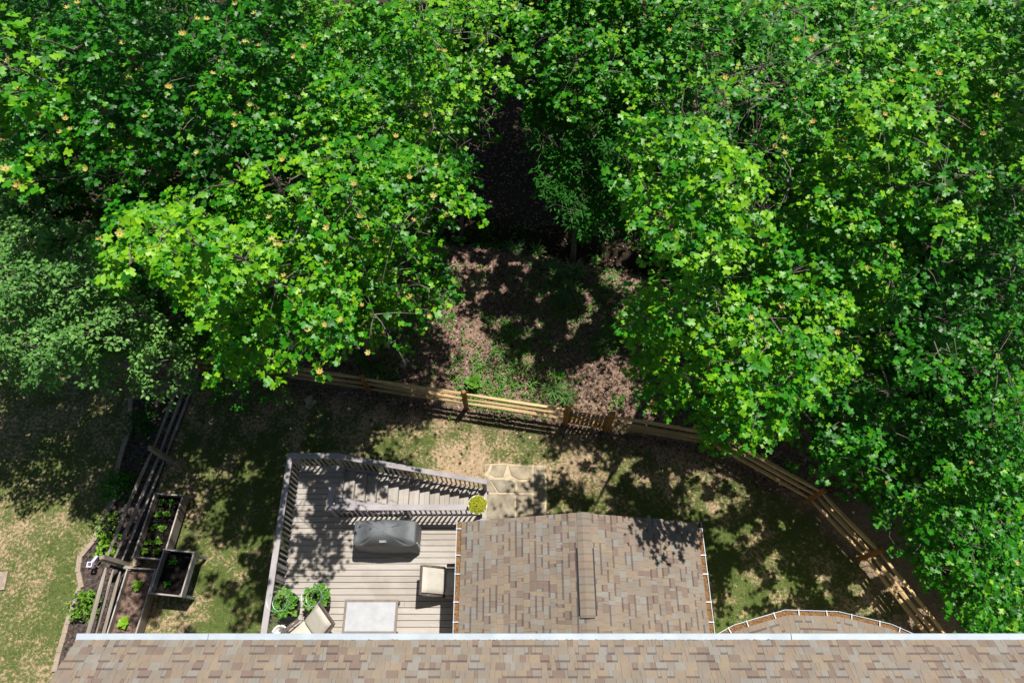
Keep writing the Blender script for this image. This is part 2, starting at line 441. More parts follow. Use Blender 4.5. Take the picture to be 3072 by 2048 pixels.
def shingle_field(parent, org, u, v, width, ncourse, keep=None, visible=None, budget=300, seed=1, name='shingle'):
    """courses of tabs on a slope: org = eave corner, u along the eave, v uphill"""
    r = random.Random(seed); u = Vector(u).normalized(); v = Vector(v).normalized(); n = u.cross(v)
    org = Vector(org); stuff = MB(); cand = []
    for cidx in range(ncourse):
        s = -.004 * r.random(); off = r.random()
        while s < width - .05:
            li = r.randrange(len(TABS))
            if s < .01: li = int(off * len(TABS))
            while li > 0 and s + TABS[li] > width + .004: li -= 1
            L = TABS[li]
            if True:
                p = org + u * s + v * (cidx * EXP) + n * .006
                if keep is None or keep(p + u * L / 2 + v * .07):
                    ci = r.choices(range(len(PAL)), PW)[0]
                    cand.append((p, li, ci, r.random() < .42, r.random() < .4))
            s += L
    P = np.array([tuple(c[0]) for c in cand]); px, py, zc = project(P)
    inside = (px > -20) & (px < 3092) & (py > -20) & (py < 2068)
    if visible is not None: inside &= np.array([visible(c[0]) for c in cand])
    order = np.argsort(np.where(inside, zc, 1e3)); single = set(order[:budget].tolist()) if budget else set()
    single = {k for k in single if inside[k]}
    M0 = Matrix((u, v, n)).transposed().to_4x4()
    for k, (p, li, ci, b, pr) in enumerate(cand):
        if k in single:
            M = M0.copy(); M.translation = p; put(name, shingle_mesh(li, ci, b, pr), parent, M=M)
        else:
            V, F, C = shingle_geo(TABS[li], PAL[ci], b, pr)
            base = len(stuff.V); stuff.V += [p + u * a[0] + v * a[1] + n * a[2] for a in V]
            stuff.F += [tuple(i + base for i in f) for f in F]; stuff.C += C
    if stuff.F:
        o = mk('shingle_field', stuff.V, stuff.F, 'shingle', parent, cols=stuff.C); o['kind'] = 'stuff'
def gutter(parent, a, b, inward, debris=True, n_hang=5, w=.125, name='gutter'):
    """open K-style gutter from a to b, 'inward' points to the roof; full of brown leaf debris"""
    a = Vector(a); b = Vector(b); d = (b - a).normalized(); iw = Vector(inward).normalized()
    prof = [(w, -.01), (w, -.10), (.03, -.10), (0, -.03), (0, .0), (.012, .0), (.012, -.012), (.03, -.085), (w - .008, -.085), (w - .008, -.01)]
    V = []; k = len(prof)
    for P in (a, b): V += [P + iw * x + Vector((0, 0, z)) for x, z in prof]
    F = [(i, (i + 1) % k, k + (i + 1) % k, k + i) for i in range(k)] + [tuple(range(k))[::-1], tuple(range(k, 2 * k))]
    g = mk(name, V, F, 'white_metal', parent)
    if debris:
        L = (b - a).length; nn = max(6, int(L / .035)); r = random.Random(int(L * 100)); V = []; F = []
        for i in range(nn + 1):
            for j in range(4):
                x = .016 + (w - .03) * j / 3
                V.append(a + d * (L * i / nn) + iw * x + Vector((0, 0, -.035 + r.uniform(-.012, .02))))
        for i in range(nn):
            for j in range(3): F.append((i * 4 + j, i * 4 + j + 1, i * 4 + j + 5, i * 4 + j + 4))
        o = mk('leaf_debris', V, F, 'debris', g); o['kind'] = 'stuff'
    for i in range(n_hang):
        q = a + (b - a) * ((i + .5) / n_hang + .03 * (i % 2))
        M = Matrix((iw, d, Vector((0, 0, 1)))).transposed()
        h = MB().box(q + iw * (w / 2 - .006) + Vector((0, 0, .004)), (w + .006, .022, .004), M=M).make('hanger', 'white_metal', g)
    return g

# ------------------------------------------------------------------ house
house = thing('house', 'house with tan shingle roof and long white gutter along the bottom of the picture', 'house', (0, -4, 0))
PITCH = radians(34); EY, EZ = .62, 7.56
wy = .25
mk('wall', *prism([(-7.1, wy), (-7.1, -9), (13, -9), (13, wy)], 0, 7.35), 'siding', house)
# roof deck: two slopes and ridge
ry = -4.4; rz_ = EZ + (EY - ry) * tan(PITCH)
xl, xr = -7.47, 13.4
V = [(xl, EY, EZ - .012), (xr, EY, EZ - .012), (xr, ry, rz_ - .012), (xl, ry, rz_ - .012), (xr, 2 * ry - EY, EZ - .012), (xl, 2 * ry - EY, EZ - .012),
     (xl, EY, EZ - .16), (xr, EY, EZ - .16), (xr, ry, rz_ - .16), (xl, ry, rz_ - .16), (xr, 2 * ry - EY, EZ - .16), (xl, 2 * ry - EY, EZ - .16)]
F = [(0, 1, 2, 3), (3, 2, 4, 5), (7, 6, 9, 8), (8, 9, 11, 10), (0, 6, 7, 1), (5, 4, 10, 11), (0, 3, 9, 6), (3, 5, 11, 9), (1, 7, 8, 2), (2, 8, 10, 4)]
roof = mk('roof', V, F, 'shingle', house, cols=[PAL[1]] * len(F))
shingle_field(roof, (xr, EY, EZ), (-1, 0, 0), (0, -cos(PITCH), sin(PITCH)), xr - xl, 41, seed=5, budget=300)
V, F = [], []
g = MB()
# long gutter with solid white cover in three lengths
for i, (a, b) in enumerate(((-7.47, -5.21), (-5.203, 4.78), (4.79, 13.4))):
    mb = MB(); dz = .004 * (i % 2)
    prof = [(.0, -.002), (.115, .008 + dz), (.128, -.004 + dz), (.128, -.03), (.10, -.115), (0, -.115)]
    k = len(prof); Vv = []
    for x in (a + .002, b - .002): Vv += [(x, EY - .02 + p[0], EZ + .012 + p[1]) for p in prof]
    mb.add(Vv, [(j, (j + 1) % k, k + (j + 1) % k, k + j) for j in range(k)] + [tuple(range(k)), tuple(range(k, 2 * k))[::-1]])
    go = mb.make('gutter', 'white_metal', house)
r = random.Random(3); mb = MB()
for i in range(230):
    x = r.choice((r.uniform(-4.5, 5), r.uniform(-1.5, 1.5), r.uniform(1.5, 4.6))); mb.box((x, EY - .002 + r.uniform(-.01, .012), EZ + .0165), (r.uniform(.015, .07), r.uniform(.004, .012), .005), r.uniform(-.3, .3))
o = mb.make('gutter_dirt', 'debris', house); o['kind'] = 'stuff'
# bay with its own hipped roof
BZ = 5.6
bp = [at(px, py, BZ) for px, py in ((2130, 1912), (2200, 1873), (2355, 1827), (2515, 1832), (2675, 1870), (2775, 1914))]
bay_wall = [(p.x * .94 + .36, p.y - .28) for p in bp]
bay_wall[0] = (bay_wall[0][0], .26); bay_wall[-1] = (bay_wall[-1][0], .26)
mk('bay_wall', *prism(bay_wall[::-1], 0, BZ - .1), 'siding', house)
apexL = Vector((5.62, -1.9, BZ + .95)); apexR = Vector((6.62, -1.9, BZ + .95))
cx = Vector((6.12, -1.9, BZ + .95))
inner = [p + (cx - p) * .035 for p in bp]
V = []; F = []
ap = [cx, cx, apexL, apexR, cx, cx]
V = [q - Vector((0, 0, .02)) for q in inner] + [apexL - Vector((0, 0, .02)), apexR - Vector((0, 0, .02))]
F = [(1, 0, 6), (2, 1, 6), (3, 2, 6, 7), (4, 3, 7), (5, 4, 7)]
bay_roof = mk('bay_roof', V, F, 'shingle', house, cols=[PAL[1]] * 5)
for i in range(5):
    A, B = inner[i + 1], inner[i]
    apx = [apexL, apexL, apexL, apexR, apexR][i]
    u = (B - A).normalized(); w = ((apx - A) - u * (apx - A).dot(u)); v = w.normalized(); nrm = u.cross(v)
    if nrm.z < 0: u = -u; A, B = B, A
    LA = [apexL, apexL, apexR, apexR, apexR][i] if u.dot(inner[i] - inner[i + 1]) > 0 else apx
    tri = [inner[i + 1], inner[i], apexL] if i < 2 else ([inner[3], inner[2], apexL, apexR] if i == 2 else [inner[i + 1], inner[i], apexR])
    def keep(p, tri=tri):
        s = None
        for a, b in zip(tri, tri[1:] + tri[:1]):
            c = (b.x - a.x) * (p.y - a.y) - (b.y - a.y) * (p.x - a.x)
            if s is None: s = c > 0
            elif (c > 0) != s: return False
        return p.y > .2
    shingle_field(bay_roof, A, u, v, (B - A).length, 11, keep=keep, seed=30 + i, budget=0)
for i in (1, 2, 3, 4):
    a = inner[i]; b = apexL if i <= 2 else apexR
    d = (b - a).normalized(); L = .9
    for k in range(6):
        p = a + d * (k * .15 + .02); q = p + d * .17
        side = Vector((d.y, -d.x, 0)).normalized() * .13
        Vc = [p - side - Vector((0, 0, .012)), p + Vector((0, 0, .026)), p + side - Vector((0, 0, .012)), q - side - Vector((0, 0, .02)), q + Vector((0, 0, .016)), q + side - Vector((0, 0, .02))]
        if p.y > .15: mk('ridge_cap', Vc, [(0, 1, 4, 3), (1, 2, 5, 4)], 'shingle', bay_roof, cols=[PAL[(k + i) % 2]] * 2)
for i in range(5):
    a, b = bp[i], bp[i + 1]; mid_ = (a + b) / 2; d = (b - a).normalized(); iw = Vector((-d.y, d.x, 0))
    if iw.dot(cx - mid_) < 0: iw = -iw
    gutter(house, a + d * .004, b - d * .004, iw, n_hang=(2, 2, 2, 2, 2)[i])

# ------------------------------------------------------------------ screened porch
porch = thing('screened_porch', 'screened porch with a gabled tan shingle roof beside the deck', 'porch', (1.47, 1.7, 0))
PX0, PX1, PY1, PE, PR, PYB = -1.10, 4.05, 3.11, 5.10, 6.07, .27
pxm = (PX0 + PX1) / 2; pp = atan2(PR - PE, pxm - PX0)
T_ = .13
V = [(PX0, PYB, PE), (pxm, PYB, PR), (PX1, PYB, PE), (PX0, PY1, PE), (pxm, PY1, PR), (PX1, PY1, PE)]
V = [Vector(v) - Vector((0, 0, .006)) for v in V]
V += [v - Vector((0, 0, T_)) for v in V]
F = [(0, 1, 4, 3), (1, 2, 5, 4), (6, 9, 10, 7), (7, 10, 11, 8), (3, 4, 10, 9), (4, 5, 11, 10), (0, 6, 7, 1), (1, 7, 8, 2), (0, 3, 9, 6), (2, 8, 11, 5)]
proof = mk('roof', V, F, 'shingle', porch, cols=[PAL[1]] * 2 + [PAL[5]] * 8)
nc = int((pxm - PX0) / cos(pp) / EXP)
shingle_field(proof, (PX0, PY1 + .01, PE), (0, -1, 0), (cos(pp), 0, sin(pp)), PY1 - PYB, nc, seed=71, budget=300)
shingle_field(proof, (PX1, PYB, PE), (0, 1, 0), (-cos(pp), 0, sin(pp)), PY1 - PYB + .01, nc, seed=72, budget=0)
def caps(y0, y1, zoff, half, mat_dark=False):
    y = y1
    while y > y0:
        a = y; b = y - .165
        dz = half * tan(pp)
        Vc = []
        for yy, up in ((a, .020), (b + .052, .013), (b, .010)):
            for x, z in ((-half, -dz), (-.03, -.006), (.03, -.006), (half, -dz)):
                Vc.append((pxm + x, yy, PR + zoff + z + up))
        for x, z in ((-half, -dz), (-.03, -.006), (.03, -.006), (half, -dz)): Vc.append((pxm + x, a, PR + zoff + z - .002))
        c = PAL[rnd.choice((0, 6, 6, 1))]; dk = tuple(q * .5 for q in c[:3]) + (1,)
        q_ = tuple(x * .78 for x in c[:3]) + (1,)
        mk('ridge_cap', Vc, [(4, 0, 1, 5), (5, 1, 2, 6), (6, 2, 3, 7), (8, 4, 5, 9), (9, 5, 6, 10), (10, 6, 7, 11), (0, 12, 13, 1), (1, 13, 14, 2), (2, 14, 15, 3)], 'shingle', proof, cols=[c, c, c, q_, q_, q_, dk, dk, dk])
        y -= .145
VY0, VY1 = at(1745, 1845, PR).y, at(1735, 1642, PR).y
caps(VY1, PY1 + .01, .012, .14); caps(PYB, VY0 - .14, .012, .14); caps(VY0 + .02, VY1, .050, .15)
mb = MB()
for s in (-1, 1):
    dz = .185 * tan(pp)
    Vv = [(pxm + s * .15, VY0, PR + .03 - .15 * tan(pp)), (pxm + s * .185, VY0, PR - dz + .026), (pxm + s * .185, VY0, PR - dz - .004), (pxm + s * .14, VY0, PR - .14 * tan(pp) + .004)]
    Vv += [(x, VY1, z) for x, y, z in Vv]
    mb.add(Vv, [(0, 1, 5, 4), (1, 2, 6, 5), (0, 3, 2, 1), (4, 5, 6, 7), (2, 3, 7, 6), (3, 0, 4, 7)])
vent = mb.make('ridge_vent', 'dark_metal', porch)
mb = MB()
for s in (-1, 1):
    for k in range(26):
        y = VY0 + (VY1 - VY0) * (k + .5) / 26
        mb.box((pxm + s * .188, y, PR - .185 * tan(pp) + .012), (.008, .02, .024))
o = mb.make('louvre', 'drip_edge', vent); o['kind'] = 'stuff'
gutter(porch, (PX0 - .118, PYB + .02, PE - .004), (PX0 - .118, PY1 + .02, PE - .004), (1, 0, 0), n_hang=6)
gutter(porch, (PX1 + .118, PYB + .02, PE - .004), (PX1 + .118, PY1 + .02, PE - .004), (-1, 0, 0), n_hang=6)
MB().box(((PX1 + .14), .42, 4.0), (.07, .09, 2.1)).make('downspout', 'white_metal', porch)
# screened walls under the roof
wl_x0, wl_x1, wl_y = -.72, 3.7, 2.85
for x in (wl_x0, .38, 1.48, 2.6, wl_x1): MB().box((x, wl_y, 3.75), (.10, .10, 2.3)).make('post', 'rail_paint', porch)
for x in (wl_x0, wl_x1): MB().box((x, 1.5, 3.75), (.10, .10, 2.3)).make('post', 'rail_paint', porch)
for a, b in ((wl_x0, .38), (.38, 1.48), (1.48, 2.6), (2.6, wl_x1)): MB().box(((a + b) / 2, wl_y, 3.72), (b - a - .10, .012, 2.1)).make('screen', 'screen_mesh', porch)
for x in (wl_x0, wl_x1):
    for y in (.86, 2.17): MB().box((x, y, 3.72), (.012, 1.2, 2.1)).make('screen', 'screen_mesh', porch)
for z in (4.84, 2.64):
    MB().box(((wl_x0 + wl_x1) / 2, wl_y + .002, z), (4.4, .112, .13)).make('beam', 'rail_paint', porch)
    for x in (wl_x0, wl_x1): MB().box((x, 1.55, z), (.112, 2.5, .128)).make('beam', 'rail_paint', porch)
g = [(wl_x0, wl_y, 4.9), (wl_x1, wl_y, 4.9), (pxm, wl_y, 5.85)]
mk('gable_panel', [Vector(q) for q in g] + [Vector(q) + Vector((0, .05, 0)) for q in g], [(0, 1, 2), (5, 4, 3), (0, 3, 4, 1), (1, 4, 5, 2), (2, 5, 3, 0)], 'siding', porch)

# ------------------------------------------------------------------ deck, stairs, railings
deck = thing('deck', 'raised weathered grey wooden deck with railings and a straight stair', 'deck', (-3.5, 2.5, 0))
ZD = 2.60; X0, X1 = -5.58, 3.66; YB = .28; YL = 5.06; YM = 3.83; XL = -4.46
y = YB; pitch = .1457; k = 0
bm = {}
def board_mesh(L, w, h):
    key = (round(L, 3), w, h)
    if key not in bm:
        V = [(sx * L / 2, sy * (w / 2 - (.004 if sz > 0 else 0)), sz * h / 2) for sz in (-1, 1) for sy in (-1, 1) for sx in (-1, 1)]
        bm[key] = mesh_of('board', V, [(0, 2, 3, 1), (4, 5, 7, 6), (0, 1, 5, 4), (2, 6, 7, 3), (0, 4, 6, 2), (1, 3, 7, 5)], 'deck_wood')
    return bm[key]
while y + .14 < YL + .05:
    yc = y + .07
    spans = [(X0, XL)] if yc > YM else ([(X0, -.78)] if yc > 2.8 else ([(X0, X1)] if k % 4 != 1 else [(X0, -2.62 + .8 * (k % 3)), (-2.614 + .8 * (k % 3), X1)]))
    for a, b in spans: put('board', board_mesh(b - a, .1385, .028), deck, ((a + b) / 2, yc, ZD - .014))
    y += pitch; k += 1
mb = MB()
for yy in np.arange(.5, 3.8, .4): mb.box(((X0 + X1) / 2, yy, ZD - .125), (X1 - X0 - .1, .04, .18))
mb.box((X0 + .55, 4.4, ZD - .125), (1.0, .04, .18)); mb.make('joist', 'tread_wood', deck)
MB().box((X0 - .022, (YB + YL) / 2, ZD - .12), (.04, YL - YB + .08, .235)).make('rim_board', 'rail_paint', deck)
MB().box(((X0 + XL) / 2, YL + .022, ZD - .12), (XL - X0, .04, .235)).make('rim_board', 'rail_paint', deck)
MB().box(((XL - .78) / 2 + .0, YM + .03, ZD - .12), (-.78 - XL, .04, .235)).make('rim_board', 'rail_paint', deck)
for x, yy in ((X0 + .05, YL - .05), (X0 + .05, 2.6), (X0 + .05, .5), (XL - .07, YL - .06), (-2.6, YM - .12), (-.9, YM - .12)):
    MB().box((x, yy, (ZD - .24) / 2), (.14, .14, ZD - .24)).make('support_post', 'rail_paint', deck)
RH = .95
BAL = MB().box((0, 0, 0), (.036, .036, RH - .02)); BALM = mesh_of('baluster', BAL.V, BAL.F, 'rail_paint')
def post(x, y, z0, z1, w=.088): return MB().box((x, y, (z0 + z1) / 2), (w, w, z1 - z0)).make('post', 'rail_paint', deck)
def railing(a, b, cap_ext=(0, 0), step=.125, skip=.0):
    """a, b: deck-side feet of the railing (x, y, z)"""
    a = Vector(a); b = Vector(b); d = b - a; L = d.length; dn = d.normalized()
    up = Vector((0, 0, RH))
    MB().beam(a + up - dn * cap_ext[0], b + up + dn * cap_ext[1], .14, .036).make('rail_cap', 'rail_paint', deck)
    MB().beam(a + up - Vector((0, 0, .065)), b + up - Vector((0, 0, .065)), .038, .085).make('top_rail', 'rail_paint', deck)
    n = int((b - a).to_2d().length / step)
    for i in range(n):
        p = a + d * ((i + .5) / n)
        put('baluster', BALM, deck, p + Vector((0, 0, RH / 2 - .06)))
xo = X0 - .03; yo = YL + .03
railing((xo, YB + .15, ZD), (xo, yo, ZD), (.1, .07))
railing((xo + .072, yo, ZD), (XL, yo, ZD), (0, .03))
for x, yy in ((xo + .005, yo - .005), (xo + .005, 2.47), (xo + .005, .45), (XL + .01, yo - .005)): post(x, yy, ZD - .2, ZD + RH - .02)
MB().box((xo + .02, 2.2, ZD + .45), (.02, .085, .9)).make('post', 'rail_paint', deck)
# stair
NT_ = 14; RUN = .2645; RISE = ZD / (NT_ + 1); SY0, SY1 = 4.02, 5.02
tm = MB().box((0, 0, 0), (.1265, SY1 - SY0, .03)); TREAD = mesh_of('tread', tm.V, tm.F, 'tread_wood')
rm = MB().box((0, 0, 0), (.018, SY1 - SY0 - .01, RISE - .031)); RISER = mesh_of('riser', rm.V, rm.F, 'rail_paint')
for i in range(NT_):
    zt = ZD - (i + 1) * RISE; x = XL + .02 + i * RUN
    for j in (0, 1): put('tread', TREAD, deck, (x + .066 + j * .1305, (SY0 + SY1) / 2, zt - .015))
    put('riser', RISER, deck, (x - .008, (SY0 + SY1) / 2, zt + RISE / 2 - .0155))
for yy in (SY0 - .025, SY1 + .025):
    a = Vector((XL + .02, yy, ZD - .10)); b = Vector((XL + .02 + NT_ * RUN, yy, .06))
    MB().beam(a, b, .04, .27).make('stringer', 'rail_paint', deck)
xe = XL + NT_ * RUN - .05
railing((XL + .03, yo - .002, ZD + .0), (xe + .02, yo - .002, .10), (0, .08))
railing((XL + .06, SY0 - .02, ZD - .06), (xe, SY0 - .02, .05), (0.02, .05))
post(xe + .02, yo - .01, 0, 1.02); post(xe, SY0 - .02, 0, .98)
# level railing guarding the stair opening
ym = YM - .04
railing((XL + .075, ym, ZD), (-.83, ym, ZD), (.0, .12))
railing((XL, ym - .072, ZD), (XL, SY0 + .2, ZD), (0, .07))
post(XL, ym, ZD - .2, ZD + RH - .02); post(XL, SY0 + .16, ZD - .2, ZD + RH - .02); post(-2.65, ym, ZD - .2, ZD + RH - .02); post(-.82, ym, ZD - .3, ZD + RH - .02)
railing((-.80, 2.95, ZD), (-.80, ym - .072, ZD), (0, 0))

# ------------------------------------------------------------------ things on the deck
# covered grill
gc = at(1149, 1592, 3.74); gx0, gy0 = gc.x, gc.y
grill = thing('covered_grill', 'large barbecue grill under a fitted dark grey cloth cover', 'grill', (gx0, gy0, ZD))
def grill_top(x, y):
    lid = 1 / (1 + math.exp((abs(x + .02) - .40) / .022))
    z = .93 + .20 * lid
    z += lid * .06 * (1 - ((y - .02) / .33) ** 2)
    z -= (.10 + .13 * lid) * max(0, (-y - .04) / .27) ** 2
    z -= .03 * max(0, (y - .2) / .1) ** 2
    for sx in (-.40, .37):
        z -= .03 * math.exp(-((x - sx * (1 + (.2 if y < 0 else 0))) / .045) ** 2) * max(0, min(1, (-y + .02) / .2))
    z += .020 * noise.noise(Vector((x * 4 + y * 3, y * 8, 2.2))) + .008 * noise.noise(Vector((x * 13, y * 15, 4.4)))
    z += .012 * sin(26 * y + 9 * x) * math.exp(-((abs(x) - .55) / .16) ** 2) * max(0, min(1, .6 - 3 * y)) + .016 * sin(9 * y + 14 * abs(x)) * max(0, -y) * 2
    return z
hx, hy = .745, .305
nu = 96; V = []; F = []
def sup(a, ex, ey, e=.17):
    c, s = cos(a), sin(a); return (ex * abs(c) ** e * (1 if c >= 0 else -1), ey * abs(s) ** e * (1 if s >= 0 else -1))
rings = []
for k in (.0, .25, .5, .75, .92, 1.0):
    rings.append(('t', k))
for z in (.84, .66, .45, .25, .12): rings.append(('s', z))
for kind, q in rings:
    for iu in range(nu):
        a = 2 * pi * iu / nu
        if kind == 't':
            x, yv = sup(a, hx * max(q, .001), hy * max(q, .001)); z = grill_top(x, yv)
            if q == 1: z -= .018
        else:
            fl = 1 + (.93 - q) * .05; x, yv = sup(a, (hx + .005) * fl, hy * (1 + (.93 - q) * .20))
            w = .016 * sin(iu * 2.1 + 3 * noise.noise(Vector((iu * .2, q, 0)))) * (1.02 - q)
            w += .03 * noise.noise(Vector((iu * .12, q * 3, 5)))
            r_ = sqrt(x * x + yv * yv); x += x / r_ * w; yv += yv / r_ * w; z = min(q, grill_top(*sup(a, hx, hy)) - .04 * (1 + (.84 - q)))
            if x < -.5: yv += .05 * (.9 - q)
        V.append((x, yv, z))
nr = len(rings)
for i in range(nr - 1):
    for k in range(nu): k2 = (k + 1) % nu; F.append((i * nu + k, (i + 1) * nu + k, (i + 1) * nu + k2, i * nu + k2))
cov_ = mk('cover', V, F, 'grill_cloth', grill, local=True, smooth=True)
md = cov_.modifiers.new('sub', 'SUBSURF'); md.levels = 1; md.render_levels = 2
# sewn badge on the front slope of the cover
lx, ly = .0, -.225
def onc(x, y, e): return (x, y, grill_top(x, y) + e)
lab = []
bz = [onc(lx - .082, ly - .030, .012), onc(lx + .082, ly - .030, .012), onc(lx + .082, ly + .030, .012), onc(lx - .082, ly + .030, .012)]
zz = max(b[2] for b in bz); z_lo = (bz[0][2] + bz[1][2]) / 2; z_hi = (bz[2][2] + bz[3][2]) / 2
slope = atan2(z_hi - z_lo, .06)
BM = Matrix.Rotation(slope, 3, 'X') @ Matrix.Rotation(radians(3), 3, 'Z'); bc = Vector((lx, ly, (z_lo + z_hi) / 2 + .004))
badge = MB().box(bc, (.168, .064, .006), M=BM).make('badge', 'grill_cloth', grill, local=True)
fr = MB()
for cxy, dxy in (((0, .028), (.166, .006)), ((0, -.028), (.166, .006)), ((-.08, 0), (.006, .05)), ((.08, 0), (.006, .05))):
    fr.box(bc + BM @ Vector((cxy[0], cxy[1], .005)), (dxy[0], dxy[1], .005), M=BM)
mk('badge_border', fr.V, fr.F, 'label_white', badge, local=True)
cu = bpy.data.curves.new('badge_lettering', 'FONT'); cu.body = 'weber'; cu.size = .052; cu.extrude = .001; cu.align_x = 'CENTER'; cu.align_y = 'CENTER'; cu.offset = .0012
cu.materials.append(MATS['label_white'])
tmp = bpy.data.objects.new('lettering_curve', cu); COL.objects.link(tmp)
lme = bpy.data.meshes.new_from_object(tmp.evaluated_get(bpy.context.evaluated_depsgraph_get())); lme.materials.clear(); lme.materials.append(MATS['label_white'])
bpy.data.objects.remove(tmp); lt = bpy.data.objects.new('badge_lettering', lme); COL.objects.link(lt); lt.parent = badge
lt.matrix_local = Matrix.Translation(bc + BM @ Vector((-.014, .004, .0052))) @ BM.to_4x4()
fm = MB()
for dx, dy, s_ in ((.064, -.004, .014), (.062, .008, .009), (.067, .013, .006)): fm.box(bc + BM @ Vector((dx, dy, .0055)), (s_, s_ * 1.1, .004), M=BM @ Matrix.Rotation(.78, 3, 'Z'))
mk('badge_emblem', fm.V, fm.F, 'label_red', badge, local=True)
# buckle strap at the right of the cover
mb = MB(); mb.tube([(hx + .02, -.20, .72), (hx + .055, -.24, .5), (hx + .06, -.27, .32)], .012, 5); mb.make('strap', 'label_white', grill, local=True)
mb = MB()
for sx in (-.6, .6):
    for sy in (-.22, .22): mb.lathe([(0, -.05), (.04, -.05), (.04, .05), (0, .05)], (sx, sy, .05), 10)
mb.make('caster', 'black_plastic', grill, local=True)

# table
tb0, tb1 = at(1035, 1797, 3.03), at(1188, 1900, 3.03)
tc = Vector(((tb0.x + tb1.x) / 2 + .0, (tb0.y + tb1.y) / 2, ZD)); tw, td = (tb1.x - tb0.x), (tb0.y - tb1.y)
tbl = thing('coffee_table', 'low rectangular patio table with a brown frame and pale frosted top', 'table', tc)
mb = MB(); fz = .43
for sy in (-1, 1): mb.box((0, sy * (td / 2 - .028), fz - .02), (tw, .056, .04))
for sx in (-1, 1): mb.box((sx * (tw / 2 - .028), 0, fz - .02), (.056, td - .112, .04))
mb.make('frame', 'table_frame', tbl, local=True)
MB().box((0, 0, fz - .018), (tw - .112, td - .112, .020)).make('tabletop', 'glass_top', tbl, local=True)
for sx in (-1, 1):
    for sy in (-1, 1): MB().box((sx * (tw / 2 - .04), sy * (td / 2 - .04), (fz - .04) / 2), (.05, .05, fz - .04)).make('leg', 'table_frame', tbl, local=True)

# lounge chairs: face +x in their own coordinates
def pillow(mb, L, Wd, Th, M, n=10):
    """rounded pad L x Wd x Th placed by matrix M"""
    base = len(mb.V); rows = []
    prof = []
    for side in (1, -1):
        for i in range(n + 1):
            for j in range(n + 1):
                u = i / n * 2 - 1; v_ = j / n * 2 - 1
                e = max(0, 1 - abs(u) ** 7) ** .35 * max(0, 1 - abs(v_) ** 7) ** .35
                mb.V.append(M @ Vector((u * L / 2, v_ * Wd / 2, side * Th / 2 * e)))
    for s in (0, 1):
        for i in range(n):
            for j in range(n):
                a = base + s * (n + 1) ** 2 + i * (n + 1) + j
                f = (a, a + n + 1, a + n + 2, a + 1); mb.F.append(f if s == 0 else f[::-1]); mb.C.append(None)
def make_chair(label, loc, rz):
    t = thing('wicker_chair', label, 'chair', loc, 'wicker lounge chairs on the deck', rz)
    mb = MB(); mb.box((.05, 0, .22), (.62, .66, .26)); mb.make('base', 'wicker', t, local=True)
    for sx in (-.22, .32):
        for sy in (-.29, .29): MB().box((sx, sy, .045), (.05, .05, .09)).make('leg', 'wicker', t, local=True)
    mb = MB(); pillow(mb, .60, .58, .13, Matrix.Translation((.10, 0, .415))); mb.make('seat_cushion', 'cushion', t, local=True, smooth=True)
    # back leans well away; frame behind the pad
    a = radians(40); d = Vector((-cos(a), 0, sin(a))); c = Vector((-.20, 0, .44)) + d * .31
    M3 = Matrix((d, Vector((0, 1, 0)), d.cross(Vector((0, 1, 0))))).transposed()
    if M3.determinant() < 0: M3 = Matrix((d, Vector((0, -1, 0)), d.cross(Vector((0, -1, 0))))).transposed()
    nrm = M3 @ Vector((0, 0, 1)); sgn = 1 if nrm.z > 0 else -1
    mb = MB(); mb.box(c - nrm * sgn * .075, (.68, .66, .05), M=M3)
    mb.make('back_frame', 'wicker', t, local=True)
    mb = MB(); pillow(mb, .66, .57, .12, Matrix.Translation(c) @ M3.to_4x4()); mb.make('back_cushion', 'cushion', t, local=True, smooth=True)
    for sy in (-1, 1):
        mb = MB(); p0 = Vector((-.22, sy * .325, .36)); mb.tube([p0, p0 + d * .33, p0 + d * .62 + Vector((0, -sy * .01, -.02))], [.035, .036, .032], 8)
        mb.make('back_roll', 'wicker', t, local=True, smooth=True)
        mb = MB(); mb.tube([(-.14, sy * .345, .60), (.05, sy * .35, .625), (.26, sy * .35, .61), (.39, sy * .35, .52), (.41, sy * .35, .30), (.41, sy * .35, .08)], [.042, .05, .05, .045, .035, .03], 10)
        mb.make('armrest', 'wicker', t, local=True, smooth=True)
    return t
make_chair('wicker lounge chair with cream cushions half under the porch gutter', (-1.42, 2.13, ZD), 0)
make_chair('wicker lounge chair with cream cushions turned askew between the potted tomatoes and the low table', (-4.84, .92, ZD), radians(221))

# leaf shapes -------------------------------------------------------------
def leaf_tulip():
    V = [(0, 0), (0, .36), (0, .74)]
    R = [(.30, -.05), (.56, .10), (.30, .40), (.54, .66), (.22, .98)]
    V = V + R + [(-x, y) for x, y in R]
    Z = lambda x, y: .42 * abs(x) - .30 * (y - .3) ** 2 - .35 * x * x * 2
    P = np.array([(x, y, Z(x, y)) for x, y in V])
    T = [(0, 3, 4), (0, 4, 1), (1, 4, 5), (1, 5, 6), (1, 6, 2), (2, 6, 7)]
    Lm = {0: 0, 1: 1, 2: 2, 3: 8, 4: 9, 5: 10, 6: 11, 7: 12}
    return P, np.array(T + [(Lm[a], Lm[c], Lm[b]) for a, b, c in T])
def leaf_oval(w=.34):
    P = np.array([(0, 0, 0), (w * .8, .22, .10), (w, .55, .10), (0, 1, -.10), (-w, .55, .10), (-w * .8, .22, .10), (0, .5, 0)])
    return P, np.array([(0, 1, 6), (1, 2, 6), (2, 3, 6), (0, 6, 5), (5, 6, 4), (4, 6, 3)])
def leaf_blade():
    P = np.array([(-.5, 0, 0), (.5, 0, 0), (.32, .55, .0), (-.32, .55, .0), (0, 1, -.12)])
    return P, np.array([(0, 1, 2), (0, 2, 3), (3, 2, 4)])
